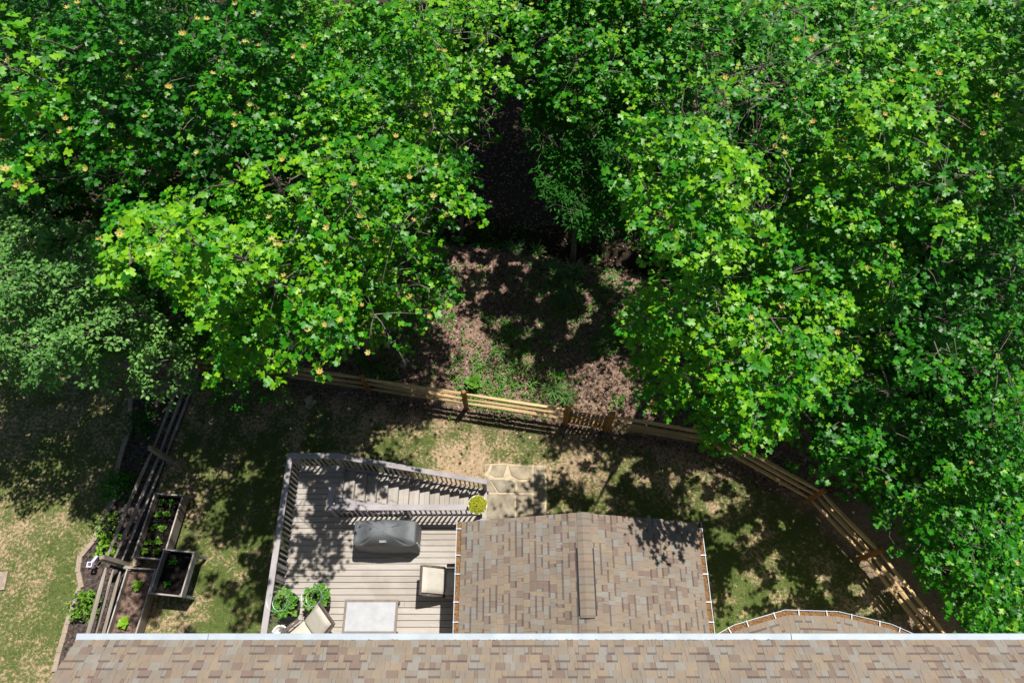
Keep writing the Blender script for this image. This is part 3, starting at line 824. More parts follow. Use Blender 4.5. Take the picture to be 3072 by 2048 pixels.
def leaf_flake():
    P = np.array([(-.3, 0, 0), (.3, .1, .05), (.25, .7, .1), (0, 1, 0), (-.35, .6, .12)])
    return P, np.array([(0, 1, 2), (0, 2, 4), (4, 2, 3)])
SHAPES = {'tulip': leaf_tulip(), 'oval': leaf_oval(), 'narrow': leaf_oval(.19), 'round': leaf_oval(.48), 'blade': leaf_blade(), 'flake': leaf_flake()}
def frames(fwd, up):
    f = fwd / np.linalg.norm(fwd, axis=1, keepdims=True)
    s = np.cross(f, up); s /= np.linalg.norm(s, axis=1, keepdims=True) + 1e-9
    n = np.cross(s, f); return s, f, n
def leaf_cloud(P, fwd, up, size, tint, shape, mat, name, width=1.0):
    """all leaves joined in one mesh"""
    B, T = SHAPES[shape]; s, f, n = frames(fwd, up); N = len(P); K = len(B)
    sz = size[:, None, None]
    V = P[:, None, :] + (B[None, :, 0:1] * s[:, None, :] * (width if np.isscalar(width) else width[:, None, None]) + B[None, :, 1:2] * f[:, None, :] + B[None, :, 2:3] * n[:, None, :]) * sz
    Q = (T[None] + (np.arange(N) * K)[:, None, None]).reshape(-1, 3)
    me = np_mesh(name, V.reshape(-1, 3), Q, [mat], 3)
    a = me.attributes.new('tint', 'FLOAT', 'POINT'); a.data.foreach_set('value', np.repeat(tint, K).astype(np.float32))
    me.update(); return me
LM = {}
def leaf_single(shape, mat, tq):
    k = (shape, mat, tq)
    if k not in LM:
        B, T = SHAPES[shape]; LM[k] = mesh_of('leaf', B.tolist(), T.tolist(), mat, tint=tq / 8)
    return LM[k]
def put_leaf(parent, p, s, f, n, size, tint, shape, mat, name='leaf'):
    M = Matrix((Vector(s) * size, Vector(f) * size, Vector(n) * size)).transposed().to_4x4(); M.translation = Vector(p)
    return put(name, leaf_single(shape, mat, int(max(0, min(8, round(tint * 8))))), parent, M=M)

# compound leaf for the tomato plants
def compound():
    mbv, mbf = [], []
    B, T = SHAPES['oval']
    for (ox, oy, ang, sc) in ((0, .62, 0, .40), (.04, .52, -1.0, .34), (-.04, .52, 1.0, .34), (.03, .28, -1.15, .28), (-.03, .28, 1.15, .28)):
        b = len(mbv)
        for x, y_, z in B:
            x2, y2 = x * sc * 1.25, y_ * sc
            mbv.append((ox + x2 * cos(ang) - y2 * sin(ang), oy + x2 * sin(ang) + y2 * cos(ang), z * sc * 1.5 - .25 * (oy - .2) ** 2))
        mbf += [tuple(int(q) + b for q in t) for t in T]
    return mbv, mbf
CV, CF = compound()
TOM = [mesh_of('leaf', CV, CF, 'weed_leaf', tint=t) for t in (.35, .5, .65, .8)]
def potted(label, loc, lean, seed):
    r = random.Random(seed); t = thing('potted_tomato', label, 'potted plant', loc, 'tomato plants in black pots on the deck')
    MB().lathe([(0, .0), (.19, .0), (.265, .40), (.28, .42), (.262, .42), (.25, .38), (.25, .36), (0, .36)], (0, 0, 0)).make('pot', 'black_plastic', t, local=True, smooth=True)
    mb = MB().lathe([(.248, .362), (.15, .385), (0, .39)], (0, 0, 0)); mb.make('soil', 'soil', t, local=True)
    mb = MB()
    for i in range(7):
        a = r.random() * 6.3; rr = r.uniform(.05, .2); mb.tube([(0.3 * rr * cos(a), .3 * rr * sin(a), .38), (rr * cos(a), rr * sin(a), .6), (rr * 1.1 * cos(a), rr * 1.1 * sin(a), .78)], [.008, .006, .004], 5)
    mb.make('stem', 'weed_leaf', t, local=True, tint=.5)
    for i in range(64):
        a = r.random() * 6.3; rr = .17 * sqrt(r.random()); z = .46 + .36 * r.random() * (1 - rr * 1.6)
        p = Vector((rr * cos(a) + lean[0] * z * .2, rr * sin(a) + lean[1] * z * .2, z))
        f = Vector((cos(a + r.uniform(-.6, .6)), sin(a + r.uniform(-.6, .6)), r.uniform(-.35, .35))).normalized()
        up = Vector((r.uniform(-.4, .4), r.uniform(-.4, .4), 1)); s = f.cross(up).normalized(); n = s.cross(f)
        sc = r.uniform(.15, .25); M = Matrix((s * sc, f * sc, n * sc)).transposed().to_4x4(); M.translation = p + Vector(loc)
        put('leaf', r.choice(TOM), t, M=M)
    cg = MB(); lx_, ly_ = lean
    for z, R in ((.50, .15), (.78, .19), (1.02, .23)): cg.torus((lx_ * z * .12, ly_ * z * .12, z), R, .003, 28, 5)
    for k in range(3):
        a = k * 2.09 + .4; cg.tube([(.12 * cos(a), .12 * sin(a), .36), (.23 * cos(a) + lx_ * .12, .23 * sin(a) + ly_ * .12, 1.04)], .004, 4)
    cg.make('wire_cage', 'wire', t, local=True)
p = at(864, 1812, 3.0); potted('bushy tomato in a black pot against the deck railing, wire cage tipped outward', (p.x, p.y, ZD), (-.6, .1), 4)
p = at(957, 1800, 3.0); potted('tomato plant in a black pot standing nearer the low table, sprays sticking out sideways', (p.x, p.y, ZD), (-.2, .25), 9)
# white bucket
p = at(839, 1898, 2.95)
t = thing('white_pot', 'round white pot with a white cloth inside, in the deck corner by the house', 'pot', (p.x, p.y, ZD))
MB().lathe([(0, .0), (.14, .0), (.165, .33), (.185, .345), (.185, .36), (.155, .36), (.145, .33), (.125, .03), (0, .03)], (0, 0, 0)).make('pot', 'white_plastic', t, local=True, smooth=True)
mb = MB(); pillow(mb, .2, .17, .12, Matrix.Translation((.03, -.03, .19)) @ Matrix.Rotation(.5, 4, 'Z')); mb.make('cloth', 'white_metal', t, local=True, smooth=True)
# moss planter on the railing post
p = Vector((-.83, ym - .0, ZD + RH + .018))
t = thing('moss_pot', 'round white planter filled with yellow green moss on the stair railing post', 'planter', p)
MB().lathe([(0, 0), (.13, 0), (.16, .03), (.215, .22), (.235, .25), (.235, .265), (.212, .265), (.205, .23), (0, .23)], (0, 0, 0)).make('pot', 'white_plastic', t, local=True, smooth=True)
N = 1500; a_ = RG.random(N) * 2 * pi; rr = .212 * np.sqrt(RG.random(N)); P = np.stack([rr * np.cos(a_), rr * np.sin(a_), .24 + .055 * (1 - (rr / .215) ** 2) + .02 * RG.random(N) + .03 * vnoise(rr * np.cos(a_), rr * np.sin(a_), 14, 3, 2)], 1)
fw = np.stack([RG.normal(0, 1, N), RG.normal(0, 1, N), RG.random(N) * .9], 1); up = np.tile((0, 0, 1.), (N, 1)) + RG.normal(0, .3, (N, 3))
o = put('moss', leaf_cloud(P, fw, up, RG.uniform(.02, .045, N), np.clip(RG.normal(.5, .25, N), 0, 1), 'oval', 'moss', 'moss'), t, wl(t)); o['kind'] = 'stuff'
MB().lathe([(0, .2), (.2, .225), (.19, .245), (0, .262)], (0, 0, 0)).make('soil', 'moss', t, local=True, tint=.4)

# ------------------------------------------------------------------ flagstones at the stair foot
fs = thing('flagstone_patio', 'small flagstone landing with pale mortar joints at the foot of the stair', 'patio', (.1, 5.1, 0))
mortar = [(-.80, 5.90), (-.2, 5.93), (.35, 5.86), (1.0, 5.86), (1.05, 5.2), (1.0, 4.3), (1.02, 3.5), (.2, 3.42), (-.83, 3.42), (-.86, 4.6)]
mk('mortar_bed', *prism(mortar[::-1], -.05, .022), 'mortar', fs)
ST = [[(-.80, 4.99), (.08, 4.99), (.09, 4.10), (-.79, 4.08)], [(.125, 4.97), (.60, 4.99), (.58, 4.22), (.125, 4.15)],
      [(-.66, 5.42), (-.40, 5.04), (.10, 5.03), (.12, 5.33), (-.05, 5.40), (-.40, 5.42)], [(.16, 5.36), (.15, 5.02), (.61, 5.03), (.63, 5.40), (.36, 5.36)],
      [(-.60, 5.87), (-.14, 5.89), (-.22, 5.62), (-.26, 5.50), (-.52, 5.50), (-.68, 5.62)], [(-.10, 5.86), (.33, 5.84), (.62, 5.84), (.62, 5.45), (.22, 5.42), (-.02, 5.55)],
      [(-.79, 5.87), (-.66, 5.88), (-.74, 5.70), (-.80, 5.64)], [(-.80, 5.55), (-.70, 5.46), (-.46, 5.05), (-.80, 5.04)],
      [(.66, 5.83), (.98, 5.82), (1.0, 5.3), (.67, 5.38)], [(.66, 5.33), (1.0, 5.25), (.98, 4.75), (.64, 4.72)], [(.63, 4.67), (.97, 4.70), (.96, 4.3), (.62, 4.22)],
      [(-.80, 4.03), (.09, 4.05), (.1, 3.47), (-.8, 3.46)], [(.13, 4.1), (.98, 4.2), (.97, 3.5), (.14, 3.47)]]
for k, poly in enumerate(ST):
    c = Vector((sum(p[0] for p in poly) / len(poly), sum(p[1] for p in poly) / len(poly), 0))
    pl = [(c.x + (p[0] - c.x) * .985, c.y + (p[1] - c.y) * .985) for p in poly]
    pl = pl if sum(a[0] * b[1] - b[0] * a[1] for a, b in zip(pl, pl[1:] + pl[:1])) > 0 else pl[::-1]
    V, F = prism(pl, -.03, .034 + .006 * (k % 3)); mk('flagstone', V, F, 'flagstone', fs)

# ------------------------------------------------------------------ fences
def split_rail(a, b, seed, rad=.058, mat='cedar', parent=None):
    r = random.Random(seed); a = Vector(a); b = Vector(b); mb = MB(); n = 7
    d = (b - a); u = d.cross(Vector((0, 0, 1))).normalized(); w = u.cross(d.normalized()); N = 9; base = 0
    ang = [2 * pi * k / n + r.uniform(-.25, .25) for k in range(n)]; rk = [rad * r.uniform(.75, 1.15) for k in range(n)]
    ox, oz = r.uniform(-.02, .02), r.uniform(-.02, .02)
    for i in range(N):
        t = i / (N - 1); tp = min(1, .42 + min(t, 1 - t) * 3.2); c = a + d * t + u * ox * sin(t * pi) + w * oz * sin(t * pi * 1.4)
        for k in range(n):
            rr = rk[k] * tp * (1 + .10 * noise.noise(Vector((seed, t * 5, k))))
            mb.V.append(c + u * cos(ang[k]) * rr * 1.05 + w * sin(ang[k]) * rr * .95)
    for i in range(N - 1):
        for k in range(n): k2 = (k + 1) % n; mb.F.append((i * n + k, i * n + k2, (i + 1) * n + k2, (i + 1) * n + k)); mb.C.append(None)
    mb.F += [tuple(range(n))[::-1], tuple(range((N - 1) * n, N * n))]; mb.C += [None] * 2
    return mb.make('rail', mat, parent)
def fence_post(x, y, parent, h=1.42, mat='post_wood', w=.125, rz=0, lean=(0, 0)):
    V = []; z0 = terrain(x, y) - .2
    for z, s in ((z0, 1), (h - .04, 1), (h, .72)):
        R = Matrix.Rotation(rz, 3, 'Z')
        for sx, sy in ((-1, -1), (1, -1), (1, 1), (-1, 1)): V.append(R @ Vector((sx * w / 2 * s, sy * w / 2 * s, 0)) + Vector((x + lean[0] * z, y + lean[1] * z, z)))
    F = [(3, 2, 1, 0)] + [(i * 4 + k, i * 4 + (k + 1) % 4, (i + 1) * 4 + (k + 1) % 4, (i + 1) * 4 + k) for i in (0, 1) for k in range(4)] + [(8, 9, 10, 11)]
    return mk('post', V, F, mat, parent)
def wire_mesh(a, b, parent, z1=1.1):
    a = Vector((a[0], a[1], .02)); b = Vector((b[0], b[1], .02)); d = b - a; L = d.length; mb = MB(); off = Vector((d.y, -d.x, 0)).normalized() * .075
    n = int(L / .055)
    for i in range(n): q = a + d * ((i + .5) / n) + off; mb.beam(q, q + Vector((0, 0, z1)), .0025, .0025, (1, 0, 0))
    for k in range(20): z = Vector((0, 0, k * z1 / 19)); mb.beam(a + off + z, b + off + z, .0025, .0025)
    o = mb.make('wire_mesh', 'dark_metal', parent); o['kind'] = 'stuff'
def fence(label, pts, seed, posts=None, mat='cedar', pmat='post_wood', wire=(), zs=(1.20, .80, .40), rad=.058, h=1.42):
    t = thing('split_rail_fence', label, 'fence', (pts[0][0], pts[0][1], 0), 'split rail fences round the yard')
    for i, p in enumerate(pts):
        if posts is None or i in posts: fence_post(p[0], p[1], t, h, pmat, rz=.15 * i)
    for i in range(len(pts) - 1):
        a, b = pts[i], pts[i + 1]
        for k, z in enumerate(zs):
            za, zb = max(0, 0), 0
            d = (Vector(b) - Vector(a)).normalized() * .06
            split_rail((a[0] + d.x * (k % 2), a[1] + d.y * (k % 2), z + .03 * ((i + k) % 2)), (b[0] + d.x * .5, b[1] + d.y * .5, z + .03 * ((i + k + 1) % 2)), seed + i * 3 + k, rad, mat, t)
        if i in wire: wire_mesh(a, b, t)
    return t
fence('golden split rail fence with wire mesh running from under the tulip tree to the gate', FENCE[0:5], 100, wire=(0, 1, 2, 3))
fence('split rail fence in tree shade from the gate to the lower right edge', FENCE[5:10], 140, mat='cedar', wire=(0,))
LF = [(-9.98, 9.0), (-10.41, 6.0), (-10.98, 2.95), (-11.02, .2)]
lf = fence('grey weathered split rail fence beside the raised planters', LF[0:3], 180, mat='grey_wood', pmat='grey_wood', zs=(1.15, .75, .36), rad=.048, h=1.40)
for k, z in enumerate((1.10, .72, .35)): split_rail((LF[2][0] + .03, LF[2][1] - .22, z), (LF[3][0], LF[3][1], z), 230 + k, .052, 'grey_wood', lf)
# gate
gate = thing('gate', 'wooden picket gate with diagonal braces in the back fence', 'gate', (2.3, 7.1, 0))
ga, gb = Vector((1.66, 7.21, 0)), Vector((2.95, 6.99, 0)); gd = (gb - ga).normalized(); gn = Vector((gd.y, -gd.x, 0)); L = (gb - ga).length; grz = atan2(gd.y, gd.x)
for q in (ga, gb):
    fence_post(q.x, q.y, gate, 1.52, 'gate_wood', .15, grz)
for k in range(9):
    q = ga + gd * (.13 + (L - .26) * k / 8)
    poly = [(-.045, .12), (.045, .12), (.045, 1.16), (.02, 1.21), (-.02, 1.21), (-.045, 1.16)]
    V = [q + gd * x + gn * e + Vector((0, 0, z)) for e in (-.011, .011) for x, z in poly]; n = 6
    F = [tuple(range(n)), tuple(range(n, 2 * n))[::-1]] + [(i, n + i, n + (i + 1) % n, (i + 1) % n) for i in range(n)]
    mk('picket', V, F, 'gate_wood', gate)
gn2 = gn * .032
for z in (.28, 1.0): MB().beam(ga + gd * .09 + gn2 + Vector((0, 0, z)), gb - gd * .09 + gn2 + Vector((0, 0, z)), .038, .085).make('gate_rail', 'grey_wood', gate)
MB().beam(ga + gd * .14 + gn2 * 1.9 + Vector((0, 0, .97)), gb - gd * .18 + gn2 * 1.9 + Vector((0, 0, .31)), .03, .08).make('brace', 'gate_wood', gate)
MB().beam(ga + gd * .12 + gn2 * 1.6 + Vector((0, 0, .31)), ga + gd * .62 + gn2 * 1.6 + Vector((0, 0, .60)), .03, .07).make('brace', 'gate_wood', gate)
MB().box(ga + gd * .12 + gn * .06 + Vector((0, 0, .93)), (.05, .02, .10), grz).make('latch', 'dark_metal', gate)

# ------------------------------------------------------------------ raised planters
def planter(label, corners, ztop, depth, mat, soilz, legs, smat='soil', splay=.0):
    c = sum((Vector(q) for q in corners), Vector()) / 4
    t = thing('raised_planter', label, 'planter box', (c.x, c.y, 0), 'raised garden planters by the left fence')
    cs = [Vector((q[0], q[1], 0)) for q in corners]; th = .035
    for i in range(4):
        a, b = cs[i], cs[(i + 1) % 4]; d = (b - a).normalized(); inn = Vector((-d.y, d.x, 0))
        if inn.dot(Vector((c.x, c.y, 0)) - a) < 0: inn = -inn
        e0, e1 = (0, 0) if i % 2 == 0 else (th, -th)
        nb = 1 if depth < .25 else 2
        for k in range(nb):
            zc = ztop - depth * (k + .5) / nb
            MB().beam(a + d * e0 + inn * th / 2 + Vector((0, 0, zc)), b + d * e1 + inn * th / 2 + Vector((0, 0, zc)), th, depth / nb - .004).make('board', mat, t)
        MB().beam(a + d * (e0 - .012) + inn * .02 + Vector((0, 0, ztop + .009)), b + d * (e1 + .012) + inn * .02 + Vector((0, 0, ztop + .009)), .036, .014).make('rim', 'rim_wood', t)
        if legs:
            out = (a - Vector((c.x, c.y, 0))).normalized() * splay
            MB().beam(a + inn * .05 + d * .05 + Vector((0, 0, ztop - .04)), a + out + inn * .05 + d * .05, .07, .07, (1, 0, 0)).make('leg', mat, t)
    n = 14; V = []; F = []
    for i in range(n + 1):
        for j in range(n + 1):
            u, v_ = i / n, j / n; q = (cs[0] * (1 - u) + cs[1] * u) * (1 - v_) + (cs[3] * (1 - u) + cs[2] * u) * v_
            q = q + (Vector((c.x, c.y, 0)) - q) * .03; V.append((q.x, q.y, soilz + .03 * noise.noise(q * 4) + .012 * noise.noise(q * 17)))
    for i in range(n):
        for j in range(n): a = i * (n + 1) + j; F.append((a, a + 1, a + n + 2, a + n + 1))
    mk('soil', V, [f[::-1] for f in F], smat, t)
    return t, c
cA = [at(464, 1478, .55), at(551, 1484, .55), at(490, 1680, .55), at(397, 1671, .55)]
cB = [at(492, 1645, .9), at(585, 1654, .9), at(544, 1790, .9), at(447, 1780, .9)]
cC = [at(382, 1700, .42), at(470, 1705, .42), at(402, 1925, .42), at(312, 1925, .42)]
planter('long narrow wooden planter of small seedlings, farthest from the house', cA, .55, .40, 'planter_wood', .30, True, splay=.12)
planter('tall grey planter table on legs standing on the grass with two seedlings', cB, .9, .24, 'planter_grey', .67, True)
planter('long wooden planter of pale dry soil with two big lime green plants', cC, .42, .36, 'planter_wood', .25, True, 'dry_soil', .10)
def rosette(name, label, cat, p, n, size, shape, mat, tint, seed, group=None, single=True, tilt=.5, rad=.03):
    r = np.random.default_rng(seed); a = r.random(n) * 6.28 if n > 14 else np.arange(n) * 2.4 + r.random(n) * .4
    el = r.uniform(.05, tilt, n) + np.linspace(.6, 0, n) * tilt
    fw = np.stack([np.cos(a) * np.cos(el), np.sin(a) * np.cos(el), np.sin(el)], 1); up = np.tile((0, 0, 1.), (n, 1)) + r.normal(0, .15, (n, 3))
    P = np.array([tuple(p)]) + fw * rad * r.random((n, 1)) + np.array([(0, 0, .03)]) * r.random((n, 1)) * 2
    sz = size * r.uniform(.7, 1.15, n); ti = np.clip(r.normal(tint, .12, n), 0, 1)
    if single:
        t = thing(name, label, cat, p, group); s, f, nn = frames(fw, up)
        for k in range(n): put_leaf(t, P[k], s[k], f[k], nn[k], sz[k], ti[k], shape, mat)
        return t
    P = P - np.array([tuple(p)])
    return meta(put(name, leaf_cloud(P, fw, up, sz, ti, shape, mat, name), None, p), label, cat, group)
p = at(415, 1755, .27); rosette('squash_plant', 'large lime green leafy plant at the upper end of the dry soil planter', 'plant', p, 16, .16, 'round', 'lime_leaf', .55, 1)
p = at(376, 1867, .27); rosette('squash_plant', 'large lime green leafy plant at the house end of the dry soil planter', 'plant', p, 18, .17, 'round', 'lime_leaf', .7, 2)
for k, (px, py) in enumerate(((488, 1507), (515, 1508), (478, 1545), (504, 1544), (465, 1582), (492, 1584), (449, 1626), (476, 1624), (438, 1653), (473, 1655))):
    row = ('first', 'second', 'third', 'fourth', 'fifth')[k // 2]; side = ('fence', 'lawn')[k % 2]
    p = at(px, py, .32); rosette('seedling', f'small green seedling in the long seedling planter, {row} row from the woods, {side} side', 'seedling', p, 40, .075, 'oval', 'weed_leaf', .5 + .05 * (k // 2), 40 + k, 'seedlings in the long planter', False, .9, .09)
for k, (px, py, wh) in enumerate(((526, 1686, 'nearer the woods'), (506, 1749, 'nearer the house'))):
    p = at(px, py, .70); rosette('seedling', f'blue green seedling in the tall grey planter table, {wh}', 'seedling', p, 34, .06, 'oval', 'dark_leaf', .95, 60 + k, 'seedlings in the grey planter', False, .9, .10)

# ------------------------------------------------------------------ planting bed along the left fence
edge = [at(px, py, 0) for px, py in ((395, 1200), (392, 1290), (372, 1345), (352, 1420), (345, 1500), (310, 1560), (283, 1625), (243, 1672), (238, 1712), (246, 1752), (230, 1800), (212, 1850), (200, 1890), (186, 1940), (168, 2010))]
bed = [(q.x, q.y) for q in edge] + [(-11.0, -.6), (-10.95, 3.0), (-10.55, 6.0), (-10.2, 8.2)]
V, F = prism(bed, -.03, .022); meta(mk('mulch_bed', V, F, 'mulch'), kind='structure')
N = 2600; pts = []
def inpoly(x, y, poly):
    c = False; n = len(poly); j = n - 1
    for i in range(n):
        if (poly[i][1] > y) != (poly[j][1] > y) and x < (poly[j][0] - poly[i][0]) * (y - poly[i][1]) / (poly[j][1] - poly[i][1] + 1e-12) + poly[i][0]: c = not c
        j = i
    return c
while len(pts) < N:
    x, y = rnd.uniform(-12.7, -10.1), rnd.uniform(0, 8.2)
    if inpoly(x, y, bed): pts.append((x, y, .03))
P = np.array(pts); fw = RG.normal(0, 1, (N, 3)) * (1, 1, .3); up = np.tile((0, 0, 1.), (N, 1)) + RG.normal(0, .5, (N, 3))
o = put('mulch_chips', leaf_cloud(P, fw, up, RG.uniform(.04, .09, N), np.clip(RG.normal(.2, .2, N), 0, 1), 'flake', 'litter', 'mulch_chips', .6)); o['kind'] = 'stuff'
border = thing('stone_border', 'curved edging of tan paver stones between lawn and mulch bed', 'edging', edge[7])
L0 = 0; cur = 0
path = [Vector(q) for q in edge]; acc = 0; step = .235; nxt = .1
for i in range(len(path) - 1):
    a, b = path[i], path[i + 1]; L = (b - a).length; d = (b - a) / L
    while nxt < acc + L:
        q = a + d * (nxt - acc); rz = atan2(d.y, d.x) + rnd.uniform(-.06, .06); poly = [(-.115, -.06), (.115, -.075), (.115, .07), (-.115, .06)]
        R = Matrix.Rotation(rz, 2); pl = [R @ Vector(v) + q.to_2d() for v in poly]
        V, F = prism(pl, -.02, .085 + rnd.uniform(-.012, .012)); mk('border_stone', V, F, 'paver', border); nxt += step
    acc += L
# shrubs
def shrub(label, px, py, r, h, n, size, shape, mat, tint, seed, cat='shrub', group='shrubs in the mulch bed', zc=.35, name='shrub'):
    g = np.random.default_rng(seed); c = at(px, py, zc); base = Vector((c.x, c.y, terrain(c.x, c.y)))
    t = thing(name, label, cat, base, group)
    mb = MB()
    for k in range(9):
        a = g.random() * 6.28; rr = r * g.uniform(.3, .8); mb.tube([(0, 0, 0), (rr * .5 * cos(a), rr * .5 * sin(a), h * .45), (rr * cos(a), rr * sin(a), h * .8)], [.014, .01, .005], 5)
    mb.make('stem', 'bark', t, local=True)
    m_ = n // 7; D = g.normal(0, 1, (m_, 3)); D /= np.linalg.norm(D, axis=1, keepdims=True); D[:, 2] = np.abs(D[:, 2])
    rad = g.random((m_, 1)) ** .4; lump = 1 + .35 * (vnoise(D[:, 0] * 2 + seed, D[:, 1] * 2, 1.3, seed, 2)[:, None] - .5) * 2
    C = D * rad * lump * np.array([r, r, h * .8]) + (0, 0, .12 * h)
    C = np.repeat(C, 7, 0); a = g.random(len(C)) * 6.28
    fw = np.stack([np.cos(a), np.sin(a), g.uniform(-.4, .6, len(C))], 1) + np.repeat(D, 7, 0) * .5; up = np.repeat(D, 7, 0) * .8 + (0, 0, .7) + g.normal(0, .3, (len(C), 3))
    o = put('foliage', leaf_cloud(C, fw, up, g.uniform(.6, 1.1, len(C)) * size, np.clip(g.normal(tint, .18, len(C)), 0, 1), shape, mat, 'foliage'), t, base); o['kind'] = 'stuff'
    return t
shrub('dark round shrub in the shade where the bed meets the tree', 420, 1262, .55, .8, 1300, .06, 'oval', 'dark_leaf', .6, 1)
shrub('dark round bush halfway along the grey fence', 352, 1452, .56, .8, 1500, .06, 'oval', 'dark_leaf', .9, 2)
shrub('light green open shrub overhanging the stone edging', 318, 1575, .40, .7, 420, .07, 'oval', 'weed_leaf', .85, 3)
shrub('bright lime mound next to the lavender garden light', 308, 1632, .34, .42, 420, .075, 'round', 'lime_leaf', .45, 4)
shrub('yellow green rounded bush by the stones nearest the house', 246, 1812, .46, .62, 1000, .065, 'oval', 'lime_leaf', .12, 5)
shrub('thin twiggy shrub with few leaves in the bare bed', 405, 1375, .25, .5, 60, .05, 'oval', 'weed_leaf', .6, 6)
# garden light
p = at(297, 1700, 0.)
t = thing('garden_light', 'small square lavender white garden light on a stake in the mulch', 'garden light', p)
MB().box((0, 0, .2), (.025, .025, .4)).make('stake', 'lavender_plastic', t, local=True)
mb = MB()
for sx, sy, w, d in ((0, .06, .15, .03), (0, -.06, .15, .03), (.06, 0, .03, .09), (-.06, 0, .03, .09)): mb.box((sx, sy, .45), (w, d, .10))
mb.make('housing', 'lavender_plastic', t, local=True)
mb = MB(); mb.box((.06, .16, .40), (.07, .2, .05), -.5); mb.box((.01, .1, .42), (.03, .12, .03), -.4); mb.make('bracket', 'lavender_plastic', t, local=True)
p = at(412, 1684, .06); mb = MB(); mb.box((0, 0, .04), (.2, .24, .12), .3)
meta(mb.make('paving_block', 'paver', origin=(0, 0, 0)), 'tan paving block on the ground between the two long planters', 'block'); bpy.data.objects['paving_block'].location = (p.x, p.y, .02)
mb = MB(); mb.tube([(-11.40, 3.02, .3), (-10.9, 2.86, .22), (-10.55, 2.80, .1)], [.05, .055, .045], 7); 
meta(mb.make('fallen_rail', 'grey_wood', origin=(-11, 2.9, .2)), 'short weathered log lying across the gap in the grey fence', 'log')
p = at(2, 1742, .03); mb = MB(); mb.box((0, 0, 0), (.34, .5, .07), .12); o = mb.make('stepping_stone', 'paver', origin=(0, 0, 0)); o.location = p; meta(o, 'square stepping stone at the edge of the neighbouring lawn', 'stepping stone')
def rockpile(label, px, py, n, r, seed):
    g = random.Random(seed); c = at(px, py, 0); t = thing('rock_pile', label, 'rocks', c)
    for k in range(n):
        V = []; F = []; s = r * g.uniform(.35, .7); ox, oy = g.uniform(-r, r), g.uniform(-r, r)
        for i in range(5):
            th = pi * (i + .5) / 5
            for j in range(8):
                a = 2 * pi * j / 8; q = 1 + .35 * noise.noise(Vector((i * 1.1 + k * 7, j * .9, seed)))
                V.append((ox + s * q * sin(th) * cos(a), oy + s * q * sin(th) * sin(a) * .8, s * .6 * q * cos(th) + s * .35))
        for i in range(4):
            for j in range(8): j2 = (j + 1) % 8; F.append((i * 8 + j, (i + 1) * 8 + j, (i + 1) * 8 + j2, i * 8 + j2))
        F.append(tuple(range(8))); F.append(tuple(range(32, 40))[::-1]); mk('rock', V, F, 'rock', t, local=True)
rockpile('small heap of tan rocks on the lawn below the back fence', 925, 1205, 6, .2, 3)
rockpile('grey rocks half hidden by leaf litter just behind the back fence', 1226, 1090, 3, .2, 8)

# ------------------------------------------------------------------ trees
def poly_dist(x, y, poly):
    best = 1e9; n = len(poly)
    for i in range(n):
        ax, ay = poly[i]; bx, by = poly[(i + 1) % n]; dx, dy = bx - ax, by - ay
        t = max(0, min(1, ((x - ax) * dx + (y - ay) * dy) / (dx * dx + dy * dy))); best = min(best, (x - ax - t * dx) ** 2 + (y - ay - t * dy) ** 2)
    return sqrt(best)
# gaps in the crowns: where the sun reaches the ground in the photograph the leaves along its way are thin
OPEN = [(0., .04, [(1150, 1265), (1400, 1300), (1650, 1310), (1650, 1390), (1570, 1480), (1470, 1395), (1200, 1385), (1080, 1335)]),
        (.2, .06, [(1400, 1190), (1600, 1200), (1690, 1110), (1850, 1020), (1930, 1110), (2000, 1260), (1860, 1320), (1690, 1310), (1400, 1260)]),
        (0., .06, [(1450, 1385), (1570, 1385), (1570, 1560), (1450, 1560)]),
        (2.8, .05, [(1030, 1520), (1320, 1520), (1420, 1910), (800, 1910), (830, 1780), (1000, 1770), (1020, 1640)]),
        (2.0, .10, [(1130, 1390), (1450, 1450), (1450, 1570), (1130, 1570)]),
        (5.4, .05, [(1370, 1560), (1500, 1540), (1840, 1530), (1890, 1650), (2130, 1740), (2150, 1920), (1350, 1920)]),
        (7.6, .03, [(0, 1900), (2960, 1900), (2960, 2060), (0, 2060)]),
        (0., .88, [(560, 1180), (1080, 1250), (1100, 1340), (860, 1350), (780, 1920), (560, 1920)]),
        (3.0, .45, [(860, 1340), (1140, 1370), (1130, 1560), (830, 1600)]),
        (0., .30, [(2060, 1395), (2180, 1395), (2270, 1480), (2250, 1540), (2040, 1585), (2030, 1480)]),
        (0., .35, [(2130, 1575), (2280, 1590), (2290, 1650), (2140, 1650)]),
        (0., .40, [(2190, 1680), (2400, 1710), (2390, 1800), (2190, 1810)]),
        (0., .42, [(1630, 1325), (1760, 1345), (1760, 1460), (1640, 1480)]),
        (0., .56, [(1740, 1330), (2080, 1380), (2040, 1570), (1560, 1560), (1560, 1440)]),
        (0., .62, [(2260, 1400), (2700, 1700), (2850, 1900), (2200, 1900), (2150, 1640)]),
        (0., .64, [(1330, 700), (1930, 700), (1900, 1180), (1250, 1100)]),
        (0., .08, [(-50, 1600), (200, 1560), (330, 1600), (300, 1700), (420, 1760), (400, 1920), (-50, 2060)]),
        (0., .25, [(1460, 930), (1600, 930), (1600, 1000), (1460, 1000)]), (0., .25, [(1790, 780), (1870, 790), (1870, 860), (1790, 850)]),
        (0., .25, [(1340, 740), (1420, 740), (1420, 820), (1340, 820)]), (0., .3, [(1390, 990), (1440, 990), (1440, 1040), (1390, 1040)])]
def in_poly_np(x, y, poly):
    c = np.zeros(len(x), bool); n = len(poly); j = n - 1
    for i in range(n):
        (xi, yi), (xj, yj) = poly[i], poly[j]
        c ^= ((yi > y) != (yj > y)) & (x < (xj - xi) * (y - yi) / (yj - yi + 1e-9) + xi); j = i
    return c
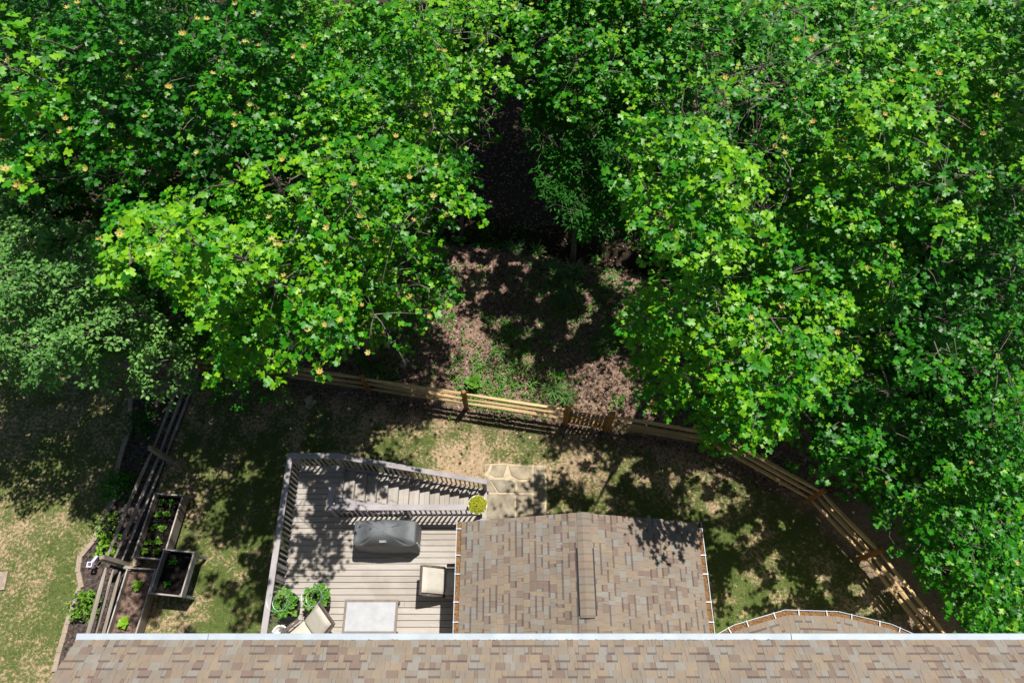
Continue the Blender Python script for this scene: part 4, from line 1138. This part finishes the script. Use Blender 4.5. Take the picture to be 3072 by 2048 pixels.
def open_to_sun(P, g):
    keep = np.ones(len(P), bool)
    for zr, pk, poly in OPEN:
        h = P[:, 2] - zr; Q = np.stack([P[:, 0] - SUN.x / SUN.z * h, P[:, 1] - SUN.y / SUN.z * h, np.full(len(P), zr)], 1)
        x, y, _ = project(Q); jit = g.normal(0, 14, (2, len(P)))
        hole = g.random(len(P)) > pk
        if pk > .09: hole = vnoise(x / (22 if pk > .7 else 36), y / (22 if pk > .7 else 36), 1., int(abs(poly[0][0])) % 97, 3) > .5 + (pk - .5) * .62
        keep &= ~(in_poly_np(x + jit[0], y + jit[1], poly) & hole & (h > 1))
    return keep
FL = MB()
for k in range(6):
    a = k * pi / 3; c, s = cos(a), sin(a)
    for (r0, z0, w0), (r1, z1, w1) in (((.1, 0, .25), (.52, .22, .50)), ((.52, .22, .50), (.84, .52, .36))):
        FL.add([(c * r0 - s * -w0 / 2, s * r0 + c * -w0 / 2, z0), (c * r0 - s * w0 / 2, s * r0 + c * w0 / 2, z0), (c * r1 - s * w1 / 2, s * r1 + c * w1 / 2, z1), (c * r1 - s * -w1 / 2, s * r1 + c * -w1 / 2, z1)], [(0, 1, 2, 3)])
FL.lathe([(.12, 0), (.14, .2), (0, .42)], (0, 0, 0), 6)
FLOW = [mesh_of('flower', FL.V, FL.F, 'petal', tint=t) for t in (.1, .4, .75)]
LEAF_K = .74
def tree(name, label, base, layers, shape='tulip', mat='tulip_leaf', size=(.12, .19), tint=.45, flowers=0, singles=300, seed=1, trunk_r=.22, per=8, group='trees behind the back fence', droop=0., top=None):
    g = np.random.default_rng(seed); rr_ = random.Random(seed)
    root = thing(name, label, 'tree', (base[0], base[1], terrain(*base)), group)
    B = []
    for lay in layers:
        poly, t0, t1, sp, rmax, dens = lay[:6]; ltint = lay[6] if len(lay) > 6 else tint
        xs = [q[0] for q in poly]; ys = [q[1] for q in poly]; got = []; tries = 0
        spx = sp / ((t0 + t1) / 2) * FPX
        while tries < 900:
            tries += 1; x, y = rr_.uniform(min(xs), max(xs)), rr_.uniform(min(ys), max(ys))
            if not inpoly(x, y, poly): continue
            if any((x - q[0]) ** 2 + (y - q[1]) ** 2 < (spx * (.6 if q[2] < .45 else 1)) ** 2 for q in got): continue
            t = rr_.uniform(t0, t1); d = poly_dist(x, y, poly) * t / FPX
            if d < .16: continue
            r = max(.28, min(rmax, d * 1.1)) * rr_.uniform(.85, 1.1)
            if r < .34 and rr_.random() < .35: continue
            got.append((x, y, r)); B.append((att(x, y, t), r, dens, t0, ltint))
    cen = sum((b[0] for b in B), Vector()) / len(B); ztop = max(b[0].z for b in B)
    # trunk
    b0 = wl(root); zt = ztop - 2.2
    tp = [b0 + Vector((0, 0, -.1))]; lean = Vector((cen.x - b0.x, cen.y - b0.y, 0)) * .75
    for k in range(1, 8):
        f = k / 7; tp.append(b0 + lean * f ** 1.6 + Vector((.10 * sin(f * 5 + seed), .10 * cos(f * 4 + seed), (zt - b0.z) * f)))
    MB().tube(tp, [trunk_r * (1.25 if k == 0 else 1) * (1 - .93 * k / 7) + .008 for k in range(8)], 10).make('trunk', 'bark', root, smooth=True)
    def on_trunk(z):
        for a, b in zip(tp, tp[1:]):
            if a.z <= z <= b.z: return a.lerp(b, (z - a.z) / (b.z - a.z))
        return tp[-1] if z > tp[-1].z else tp[0]
    br = MB(); tw = MB(); P = []; FW = []; UP = []; SZ = []; TI = []; LAY = []; FLP = []
    HD = [(b[0].to_2d() - on_trunk(b[0].z).to_2d()).length for b in B]
    for bi, (c, r, dens, t0, ltint) in enumerate(B):
        hd = HD[bi]
        s0 = on_trunk(max(b0.z + 1.2, c.z - .6 * hd - 1.3))
        near = [((B[j][0] - c).length, j) for j in range(len(B)) if HD[j] < hd - .35 and B[j][0].z < c.z + .6]
        if near and min(near)[0] < (c - s0).length * .8:
            j = min(near)[1]; s0 = B[j][0] - Vector((0, 0, .22 * B[j][1])); hd = min(near)[0]
        m1 = s0.lerp(c, .5) + Vector((rr_.uniform(-.3, .3), rr_.uniform(-.3, .3), -.05 * hd))
        cc = c - Vector((0, 0, .22 * r)); Lr = .010 + .004 * min(hd, 4)
        pts = []
        for k in range(6):
            f = k / 5; pts.append(s0 * (1 - f) ** 2 + m1 * 2 * f * (1 - f) + cc * f * f + Vector((.11 * sin(k * 2.1 + c.x), .11 * cos(k * 1.7 + c.y), .06 * sin(k * 2.6 + c.z))) * (1 if 0 < k < 5 else 0))
        br.tube(pts, [Lr * (1 - .75 * k / 5) for k in range(6)], 5)
        outd = (c.to_2d() - s0.to_2d()); outd = outd / (outd.length + 1e-6)
        nros = max(4, int(62 * dens * r * r * (8 / per)))
        aa = g.random(nros) * 2 * pi; rho = np.sqrt(g.random(nros)) * (1 + .25 * np.sin(aa * 3 + g.random() * 6))
        ex = rho * r * np.cos(aa); ey = rho * r * np.sin(aa)
        ez = .34 * r * (1 - rho ** 2) - .30 * r * rho ** 2 + g.normal(0, .16 * r, nros) - droop * r * (rho + .2 + .5 * (ex * outd.x + ey * outd.y) / r)
        tb = g.normal(ltint, .10)
        for k in range(nros):
            q = c + Vector((ex[k], ey[k], ez[k]))
            if k % 5 == 0: tw.tube([cc, cc.lerp(q, .5) + Vector((0, 0, .05)), q], [.010, .007, .004], 3, False)
            n = per + int(g.integers(-2, 3)); a0 = g.random() * 6.28
            ang = a0 + np.arange(n) * 2 * pi / n * (1 + .15 * g.random()) + g.normal(0, .3, n)
            dirx = np.cos(ang) + .35 * ex[k] / r; diry = np.sin(ang) + .35 * ey[k] / r
            el = g.normal(-.15, .32, n) - droop * .3
            stem = g.uniform(.2, 1.0, n) * .11 * (size[1] / .19)
            f = np.stack([dirx, diry, el], 1); f /= np.linalg.norm(f, axis=1, keepdims=True)
            P.append(np.array([tuple(q)]) + f * stem[:, None] + np.stack([g.normal(0, .03, n), g.normal(0, .03, n), g.normal(0, .05, n)], 1)); FW.append(f)
            u = np.tile((0, 0, 1.), (n, 1)) + g.normal(0, .44, (n, 3)) + np.array([(ex[k] / r * .3, ey[k] / r * .3, 0)]) + np.array([tuple(SUN)]) * .3
            UP.append(u); SZ.append(g.uniform(size[0], size[1], n) * LEAF_K * (.75 if g.random() < .18 else 1)); TI.append(np.clip(tb + g.normal(0, .21, n), 0, 1)); LAY.append(np.full(n, t0))
            if flowers and g.random() < .28: FLP.append((q + Vector((0, 0, .05 * r + .07)), t0))
    br.make('branch', 'bark', root, smooth=True); o = tw.make('twigs', 'bark', root); o['kind'] = 'stuff'
    P = np.concatenate(P); K = open_to_sun(P, g)
    P = P[K]; FW = np.concatenate(FW)[K]; UP = np.concatenate(UP)[K]; SZ = np.concatenate(SZ)[K]; TI = np.concatenate(TI)[K]; LAY = np.concatenate(LAY)[K]
    px, py, zc = project(P)
    score = zc / SZ + np.where((px > 5) & (px < 3067) & (py > 5) & (py < 2043), 0, 1e5) + (LAY > LAY.min() + .1) * 40
    order = np.argsort(score); sel = order[:singles]; rest = order[singles:]
    s, f, n = frames(FW, UP)
    for k in sel: put_leaf(root, P[k], s[k], f[k], n[k], float(SZ[k]), float(TI[k]), shape, mat)
    o = put('foliage', leaf_cloud(P[rest] - np.array([tuple(b0)]), FW[rest], UP[rest], SZ[rest], TI[rest], shape, mat, 'foliage', g.uniform(.6, 1.1, len(rest))), root, b0); o['kind'] = 'stuff'
    if flowers:
        FLP = [q for q in FLP if q[1] < min(x[1] for x in FLP) + 4.6]
        pj = project(np.array([tuple(q[0]) for q in FLP])); FLP = [q for q, x, y in zip(FLP, pj[0], pj[1]) if -10 < x < 3082 and -10 < y < 2058]
        rr_.shuffle(FLP)
        for q, _ in FLP[:flowers]:
            M = Matrix.Translation(q) @ Matrix.Rotation(rr_.uniform(0, 6), 4, 'Z') @ Matrix.Rotation(rr_.uniform(0, .5), 4, 'X') @ Matrix.Scale(rr_.uniform(.055, .075), 4)
            put('flower', rr_.choice(FLOW), root, M=M)
    return root, len(P)
NL = 0
def T(*a, **k):
    global NL; r, n = tree(*a, **k); NL += n
T1 = [(255, 690), (330, 610), (480, 580), (620, 520), (800, 430), (980, 400), (1180, 420), (1340, 470), (1420, 560), (1425, 640), (1330, 740), (1300, 800), (1385, 860), (1395, 950), (1300, 980), (1220, 960), (1225, 1050), (1190, 1090), (1110, 1060), (1070, 1120), (960, 1110), (920, 1060), (820, 1130), (640, 1140), (590, 1060), (610, 960), (520, 900), (420, 860), (380, 800), (330, 790), (320, 900)]
T1s = [(300, 760), (280, 690), (480, 600), (700, 640), (880, 700), (900, 830), (760, 880), (660, 960), (590, 960), (590, 860), (470, 830), (370, 890)]
T1sL = [(255, 700), (480, 600), (640, 640), (640, 800), (600, 960), (520, 880), (420, 850), (330, 880)]
T1d = [(480, 640), (1300, 520), (1330, 740), (1370, 900), (1200, 1040), (820, 1110), (620, 1120), (560, 960)]
T('tulip_tree', 'tulip tree with a sunlit yellow green spray and orange blossoms reaching towards the deck', (-4.5, 9.5),
  [(T1sL, 8.1, 9.3, .60, .7, 1.2, .70), (T1s, 9.8, 10.9, .70, .78, 1.05, .62), (T1, 11.3, 13.4, .62, .85, 1.05), (T1d, 14.0, 16.0, .75, .85, .9)], flowers=60, seed=21, tint=.52, size=(.11, .19))  # spray layers take a raised tint: sunlight put into the leaf colour
T2 = [(-120, -80), (980, -80), (960, 200), (900, 420), (700, 470), (560, 560), (340, 560), (250, 520), (120, 560), (-120, 520)]
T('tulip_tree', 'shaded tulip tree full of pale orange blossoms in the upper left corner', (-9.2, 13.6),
  [([(-300, 40), (110, 20), (150, 200), (120, 420), (110, 560), (10, 610), (-300, 640)], 8.4, 9.6, .6, .6, .9, .6), (T2, 12.2, 13.8, .80, .9, .9), (T2, 15, 17, .8, .95, .9)], flowers=95, seed=22, tint=.22, size=(.12, .2))  # low crown tint: the corner's shade put into the leaf colour
T3 = [(900, -80), (1590, -80), (1570, 100), (1530, 190), (1490, 230), (1440, 270), (1400, 300), (1380, 420), (1410, 540), (1290, 560), (1100, 520), (900, 440)]
T3s = [(1220, -60), (1560, -60), (1560, 120), (1470, 180), (1420, 270), (1330, 260), (1250, 180)]
T('tulip_tree', 'tulip tree with a bright overhanging edge left of the dark gap at the top', (-2.9, 13.2),
  [(T3s, 11.6, 12.6, .62, .7, 1.0, .62), (T3, 12.8, 14.6, .74, .85, 1.05), (T3, 15.6, 17.2, .8, .85, .8)], flowers=30, seed=23, tint=.55, size=(.12, .19))  # overhanging edge tinted brighter to look sunlit
T4 = [(1840, 330), (1900, 260), (2080, 220), (2300, 240), (2680, 480), (2740, 800), (2640, 1080), (2460, 1200), (2330, 1330), (2190, 1365), (2080, 1340), (1985, 1290), (1930, 1210), (1905, 1130), (1890, 1040), (1830, 1000), (1790, 935), (1880, 870), (1950, 800), (1960, 760), (1880, 700), (1870, 640), (1790, 545), (1775, 505), (1870, 440)]
T4s = [(1850, 340), (2040, 320), (2250, 380), (2320, 560), (2300, 760), (2150, 830), (2000, 760), (1890, 640), (1800, 530), (1880, 440)]
T4b = [(1795, 935), (1920, 850), (2150, 840), (2300, 900), (2280, 1030), (2080, 1060), (1900, 1020)]
T('tulip_tree', 'broad sunlit tulip tree spreading over the gate from the right', (4.9, 9.0),
  [(T4s, 9.9, 11.2, .62, .8, 1.1, .58), ([(2170, 1000), (2480, 980), (2480, 1200), (2360, 1300), (2210, 1320), (2120, 1200)], 10.4, 11.6, .6, .65, .9, .45), (T4b, 11.0, 12.2, .6, .7, 1.05, .62), (T4, 12.0, 14.2, .62, .85, 1.1), (T4, 14.8, 16.2, .75, .8, .9)], flowers=42, seed=24, tint=.52, size=(.11, .19))  # front sprays carry their sunlit look in the tint
T5 = [(2020, -80), (3190, -80), (3190, 620), (2950, 760), (2600, 720), (2480, 520), (2300, 330), (2080, 300), (1990, 160)]
T('tulip_tree', 'tall tulip tree with scattered orange blossoms in the upper right corner', (8.4, 12.6),
  [(T5, 11.2, 13.2, .80, .9, 1.05), (T5, 14.2, 16, .8, .95, .85)], flowers=60, seed=25, tint=.5, size=(.12, .2))
T6 = [(2560, 720), (3190, 640), (3190, 1940), (2890, 1910), (2830, 1800), (2715, 1680), (2640, 1580), (2500, 1440), (2400, 1310), (2420, 1150), (2560, 1000)]
T6s = [(2760, 740), (3190, 680), (3190, 1330), (2980, 1400), (2880, 1330), (2760, 1150), (2640, 960)]
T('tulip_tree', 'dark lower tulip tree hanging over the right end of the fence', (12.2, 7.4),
  [(T6s, 11.4, 13.0, .82, .8, .8), (T6, 13.6, 15.6, .78, .85, .95), (T6, 16.2, 17.4, .8, .85, .7)], flowers=8, seed=26, tint=.28, size=(.12, .19))  # leaves tinted darker to stand in for shade
T7 = [(1330, -330), (2250, -330), (2160, 200), (2090, 340), (1980, 360), (1840, 400), (1700, 360), (1600, 390), (1520, 300), (1470, 260), (1500, 130), (1390, -40)]
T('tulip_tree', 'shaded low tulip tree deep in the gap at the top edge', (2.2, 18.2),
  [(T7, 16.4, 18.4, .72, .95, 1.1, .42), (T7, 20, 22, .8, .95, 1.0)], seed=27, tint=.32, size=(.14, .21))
T8 = [(1560, 230), (1700, 180), (1950, 220), (2020, 420), (1980, 640), (1930, 740), (1800, 740), (1690, 690), (1630, 560), (1590, 430)]
T('understory_tree', 'dark fine leaved understory tree in the shaded middle of the woods', (2.2, 13.6),
  [(T8, 17.0, 18.4, .55, .8, 2.0), (T8, 18.8, 20, .7, .85, 1.6)], 'narrow', 'dark_leaf', (.13, .22), .7, seed=28, trunk_r=.10, per=10, singles=200)
T9 = [(-480, 420), (130, 560), (260, 600), (330, 780), (420, 860), (520, 930), (600, 1080), (560, 1130), (480, 1150), (430, 1215), (330, 1110), (250, 1150), (170, 1120), (110, 1170), (55, 1185), (20, 1100), (-120, 1130), (-480, 1130)]
T9s = [(-60, 760), (140, 740), (330, 830), (350, 960), (300, 1060), (220, 1130), (120, 1150), (60, 1180), (20, 1080), (-80, 1040)]
T('redbud_tree', 'small leaved redbud tree with drooping pale sprays at the left edge', (-12.8, 9.8),
  [(T9s, 14.0, 15.2, .50, .55, 2.2), (T9, 15.4, 17.2, .60, .75, 2.2), (T9, 17.6, 18.6, .8, .8, 1.6)], 'oval', 'redbud_leaf', (.105, .17), .5, seed=29, trunk_r=.14, per=11, droop=.35, group='trees behind the back fence')
T10 = [(560, 1080), (700, 1090), (860, 1110), (880, 1160), (850, 1260), (830, 1200), (760, 1200), (700, 1235), (640, 1190), (570, 1190), (520, 1170)]
T('sapling', 'young sapling leaning over the back fence corner into the yard', (-9.1, 9.4),
  [(T10, 18.0, 19.2, .5, .5, 1.1)], 'round', 'tulip_leaf', (.07, .11), .35, seed=30, trunk_r=.04, per=9, singles=60)
T11 = [(1360, 240), (1520, 180), (1560, 300), (1475, 430), (1440, 560), (1420, 660), (1330, 660), (1250, 480)]
T('understory_tree', 'low dark maple at the left edge of the gap', (-1.9, 14.6), [(T11, 17.5, 19.5, .6, .75, 1.4)], 'tulip', 'tulip_leaf', (.11, .16), .25, seed=31, trunk_r=.08, singles=100)

T('tulip_tree', 'tall tree standing just past the top edge of the picture, shading the gap', (1.2, 27.5),
  [([(700, -900), (2500, -900), (2300, -200), (900, -200)], 21, 24, 1.0, 1.1, 1.3), ([(700, -700), (2500, -700), (2300, -90), (900, -90)], 18.5, 20.5, .9, 1.1, 1.2)], seed=47, tint=.35, singles=0, size=(.16, .24))
T('tulip_tree', 'tall tree standing just past the upper left corner, shading the blossoming crown below', (-9.5, 19.5),
  [([(-500, -1000), (900, -1000), (1000, -330), (-500, -260)], 10.5, 12.5, .85, 1.0, .9)], seed=48, tint=.35, singles=0, size=(.14, .2))
T('tulip_tree', 'tall tree standing just past the right edge, shading the low crowns by the fence', (15.5, 8.0),
  [([(3260, -500), (3900, -500), (3900, 700), (3260, 560)], 10, 12, .85, 1.0, .9)], seed=49, tint=.35, singles=0, size=(.14, .2))
# lower storey of the wood
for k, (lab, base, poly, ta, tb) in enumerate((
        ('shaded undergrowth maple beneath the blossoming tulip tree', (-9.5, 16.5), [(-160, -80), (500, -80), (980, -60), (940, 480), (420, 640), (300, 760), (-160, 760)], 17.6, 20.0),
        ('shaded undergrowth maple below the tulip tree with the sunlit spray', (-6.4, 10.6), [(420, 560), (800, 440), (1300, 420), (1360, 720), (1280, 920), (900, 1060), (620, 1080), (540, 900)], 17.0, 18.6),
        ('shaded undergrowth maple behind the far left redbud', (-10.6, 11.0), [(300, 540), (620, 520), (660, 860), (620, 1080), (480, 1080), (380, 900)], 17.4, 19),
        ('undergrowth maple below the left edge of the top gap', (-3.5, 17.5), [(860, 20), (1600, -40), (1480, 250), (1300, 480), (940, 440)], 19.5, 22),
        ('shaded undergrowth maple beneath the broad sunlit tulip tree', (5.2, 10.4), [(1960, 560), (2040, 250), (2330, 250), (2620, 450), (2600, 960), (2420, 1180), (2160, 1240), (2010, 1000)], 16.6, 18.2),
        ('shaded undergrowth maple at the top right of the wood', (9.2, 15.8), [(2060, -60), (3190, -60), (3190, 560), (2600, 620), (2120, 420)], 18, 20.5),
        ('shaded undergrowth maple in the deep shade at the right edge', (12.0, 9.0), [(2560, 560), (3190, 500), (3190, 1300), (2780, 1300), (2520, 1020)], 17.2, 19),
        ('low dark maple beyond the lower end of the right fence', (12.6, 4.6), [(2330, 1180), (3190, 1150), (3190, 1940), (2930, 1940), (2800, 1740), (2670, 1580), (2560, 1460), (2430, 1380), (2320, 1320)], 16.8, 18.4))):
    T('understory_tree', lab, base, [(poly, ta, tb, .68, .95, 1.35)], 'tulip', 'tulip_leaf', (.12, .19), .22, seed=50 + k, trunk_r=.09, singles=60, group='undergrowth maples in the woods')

# ------------------------------------------------------------------ grass, litter, weeds
def scatter(n, xr, yr, seed, prob):
    g = np.random.default_rng(seed); X_ = g.uniform(*xr, n); Y_ = g.uniform(*yr, n); k = g.random(n) < prob(X_, Y_); return X_[k], Y_[k], g
def not_hard(X_, Y_):
    deckm = (X_ > -5.6) & (X_ < 4.1) & (Y_ < 3.8); st = (X_ > -.9) & (X_ < 1.05) & (Y_ < 5.95) & (Y_ > 3.3); hs = Y_ < .3
    bedm = (X_ < -10.3) & (X_ > -12.0) & (Y_ < 8)
    return ~(deckm | st | hs | bedm)
X_, Y_, g = scatter(260000, (-15.5, 11), (0, 9), 1, lambda x, y: np.clip((cover(x, y)[1] - .05) * 1.2, 0.04, 1) * np.clip((vnoise(x, y, 9., 61) - .36) * 4.5, .05, 1) * (1 - cover(x, y)[0]) * not_hard(x, y))
N = len(X_); P = np.stack([X_, Y_, terrain_a(X_, Y_) - .003], 1); a_ = g.random(N) * 6.28
fw = np.stack([np.cos(a_), np.sin(a_), g.uniform(.3, 1.6, N)], 1); up = np.stack([np.cos(a_ + 2.6), np.sin(a_ + 2.6), np.ones(N)], 1)
gr_ = np.clip(cover(X_, Y_)[1], 0, 1)
me = leaf_cloud(P, fw, up, g.uniform(.04, .085, N), np.clip(.80 - .68 * gr_ + g.normal(0, .15, N), 0, 1), 'blade', 'grass_blade', 'grass', .14)
meta(put('grass', me), kind='stuff')
X_, Y_, g = scatter(150000, (-12, 13), (5, 22), 2, lambda x, y: np.clip(cover(x, y)[0] * 1.05, .02, 1) * (1 - .8 * cover(x, y)[2]) * not_hard(x, y))
N = len(X_); P = np.stack([X_, Y_, terrain_a(X_, Y_) + g.uniform(.003, .03, N)], 1)
me = leaf_cloud(P, g.normal(0, 1, (N, 3)) * (1, 1, .2), np.tile((0, 0, 1.), (N, 1)) + g.normal(0, .45, (N, 3)), g.uniform(.04, .11, N), np.clip(g.normal(.45, .34, N), 0, 1), 'flake', 'litter', 'leaf_litter')
meta(put('leaf_litter', me), kind='stuff')
# pale leaves and petals fallen on the lawn
X_, Y_, g = scatter(420, (-15, 11), (0, 8), 12, lambda x, y: not_hard(x, y) * 1.0)
N = len(X_); P = np.stack([X_, Y_, np.full(N, .03)], 1)
meta(put('fallen_leaves', leaf_cloud(P, g.normal(0, 1, (N, 3)) * (1, 1, .2), np.tile((0, 0, 1.), (N, 1)) + g.normal(0, .3, (N, 3)), g.uniform(.04, .09, N), np.clip(g.normal(.9, .2, N), 0, 1), 'oval', 'weed_leaf', 'fallen_leaves')), kind='stuff')
# low weeds among the litter
def weedmask(x, y):
    m_ = np.clip((vnoise(x, y, .9, 44) - .47) * 6, 0, 1) * (y > fence_y(x) + .1)
    for cx, cy, r, k in ((-.6, 8.5, .8, 1), (.7, 8.4, .9, 1), (1.6, 8.0, .5, .8), (-3.3, 10.6, .9, .8), (1.9, 11.7, 1.2, .8), (.6, 10.1, 1.0, .5), (3.3, 12.2, .8, 1), (-1.6, 9.6, .7, .5)):
        m_ = np.maximum(m_, k * np.exp(-((x - cx) ** 2 + (y - cy) ** 2) / r ** 2))
    return m_ * .9
X_, Y_, g = scatter(9000, (-5.5, 6.5), (7.3, 15), 3, weedmask)
k7 = 6; X2 = np.repeat(X_, k7) + g.normal(0, .045, len(X_) * k7); Y2 = np.repeat(Y_, k7) + g.normal(0, .045, len(X_) * k7); N = len(X2); hh = np.repeat(g.uniform(.03, .22, len(X_)), k7)
P = np.stack([X2, Y2, terrain_a(X2, Y2) + hh * g.uniform(.5, 1, N)], 1); a_ = g.random(N) * 6.28
me = leaf_cloud(P, np.stack([np.cos(a_), np.sin(a_), g.normal(0, .3, N)], 1), np.tile((0, 0, 1.), (N, 1)) + g.normal(0, .3, (N, 3)), g.uniform(.035, .085, N), np.clip(g.normal(.45, .2, N), 0, 1), 'oval', 'weed_leaf', 'weeds')
meta(put('weeds', me), kind='stuff')
def clump(name, label, px, py, n, h, spread, seed, mat='weed_leaf', tint=.6, shape='blade', width=.06, group='tufts behind the back fence', sel=.75):
    g = np.random.default_rng(seed); c0 = at(px, py, 0); c = Vector((c0.x, c0.y, terrain(c0.x, c0.y)))
    mb = MB(); tint_ = []
    for k in range(n):
        a = g.random() * 6.28; L = h * g.uniform(.6, 1.1); b = Vector((g.normal(0, .05), g.normal(0, .05), 0)); d = Vector((cos(a), sin(a), 0)); s = Vector((-sin(a), cos(a), 0)); ln = spread * g.uniform(.4, 1.1)
        w = .009 + .006 * g.random(); pts = [b, b + d * ln * .35 + Vector((0, 0, L * .55)), b + d * ln * .75 + Vector((0, 0, L * .75)), b + d * ln * 1.1 + Vector((0, 0, L * .6))]
        base = len(mb.V)
        for q, ww in zip(pts, (w, w, w * .8, .001)): mb.V += [q - s * ww, q + s * ww]
        for i in range(3): mb.F.append((base + 2 * i, base + 2 * i + 1, base + 2 * i + 3, base + 2 * i + 2))
        tint_ += [float(np.clip(g.normal(tint, .2), 0, 1))] * 8
    o = put(name, mesh_of(name, mb.V, mb.F, mat, tint=tint_), None, c); return meta(o, label, 'grass tuft', group)
clump('grass_tuft', 'bright fountain of long grass by the shaded ditch', 1612, 735, 60, .6, .45, 1, tint=.75)
clump('grass_tuft', 'tall arching grass between the weeds and the back fence', 1660, 1172, 70, .55, .5, 2, tint=.7)
clump('grass_tuft', 'wide tuft of long grass close behind the gate rail', 1690, 1195, 70, .45, .45, 3, tint=.55)
clump('grass_tuft', 'long grass clump below the sunlit gap beside the ditch', 1730, 815, 70, .5, .45, 4, tint=.55)
clump('grass_tuft', 'shaded mound of long grass in the middle of the clearing', 1665, 815, 80, .5, .5, 5, tint=.3)
clump('grass_tuft', 'dark grass mound lower in the clearing near the right tree', 1700, 875, 80, .5, .5, 6, tint=.25)
clump('grass_tuft', 'dark grass drift at the bank of the ditch', 1545, 730, 80, .5, .5, 7, tint=.25)
p = at(1423, 1150, .15); rosette('fern', 'lush green leafy weed right behind the fence post', 'weed', p, 40, .17, 'tulip', 'weed_leaf', .6, 71, None, True, .7, .22)
p = at(1680, 1130, .12); rosette('weed', 'broad leaved weed in the pale litter uphill of the gate', 'weed', p, 26, .13, 'oval', 'weed_leaf', .5, 72, None, True, .6, .16)
p = at(1785, 787, -.1); rosette('weed', 'dull broad leaved plant on the sunlit ditch bank', 'weed', p, 14, .2, 'oval', 'redbud_leaf', .8, 73, None, True, .6, .08)
mb = MB()
def stick(label, pts, r):
    P_ = [Vector((q.x, q.y, terrain(q.x, q.y) + r * 1.2 + .02)) for q in (at(a, b, 0) for a, b in pts)]
    o = MB().tube(P_, [r * (1 - .5 * k / (len(P_) - 1)) for k in range(len(P_))], 6).make('fallen_branch', 'bark', origin=P_[0]); meta(o, label, 'branch', 'fallen branches in the woods')
stick('bent pale fallen branch right of the fence in deep shade', [(2405, 1425), (2440, 1385), (2460, 1372), (2480, 1392)], .02)
stick('thin curved fallen branch in the dark gap', [(1497, 360), (1500, 385), (1508, 400)], .015)
stick('short fallen branch across the light streaks of the gap', [(1480, 405), (1505, 414), (1517, 420)], .015)
print('leaves', NL, 'objects', len(bpy.data.objects))
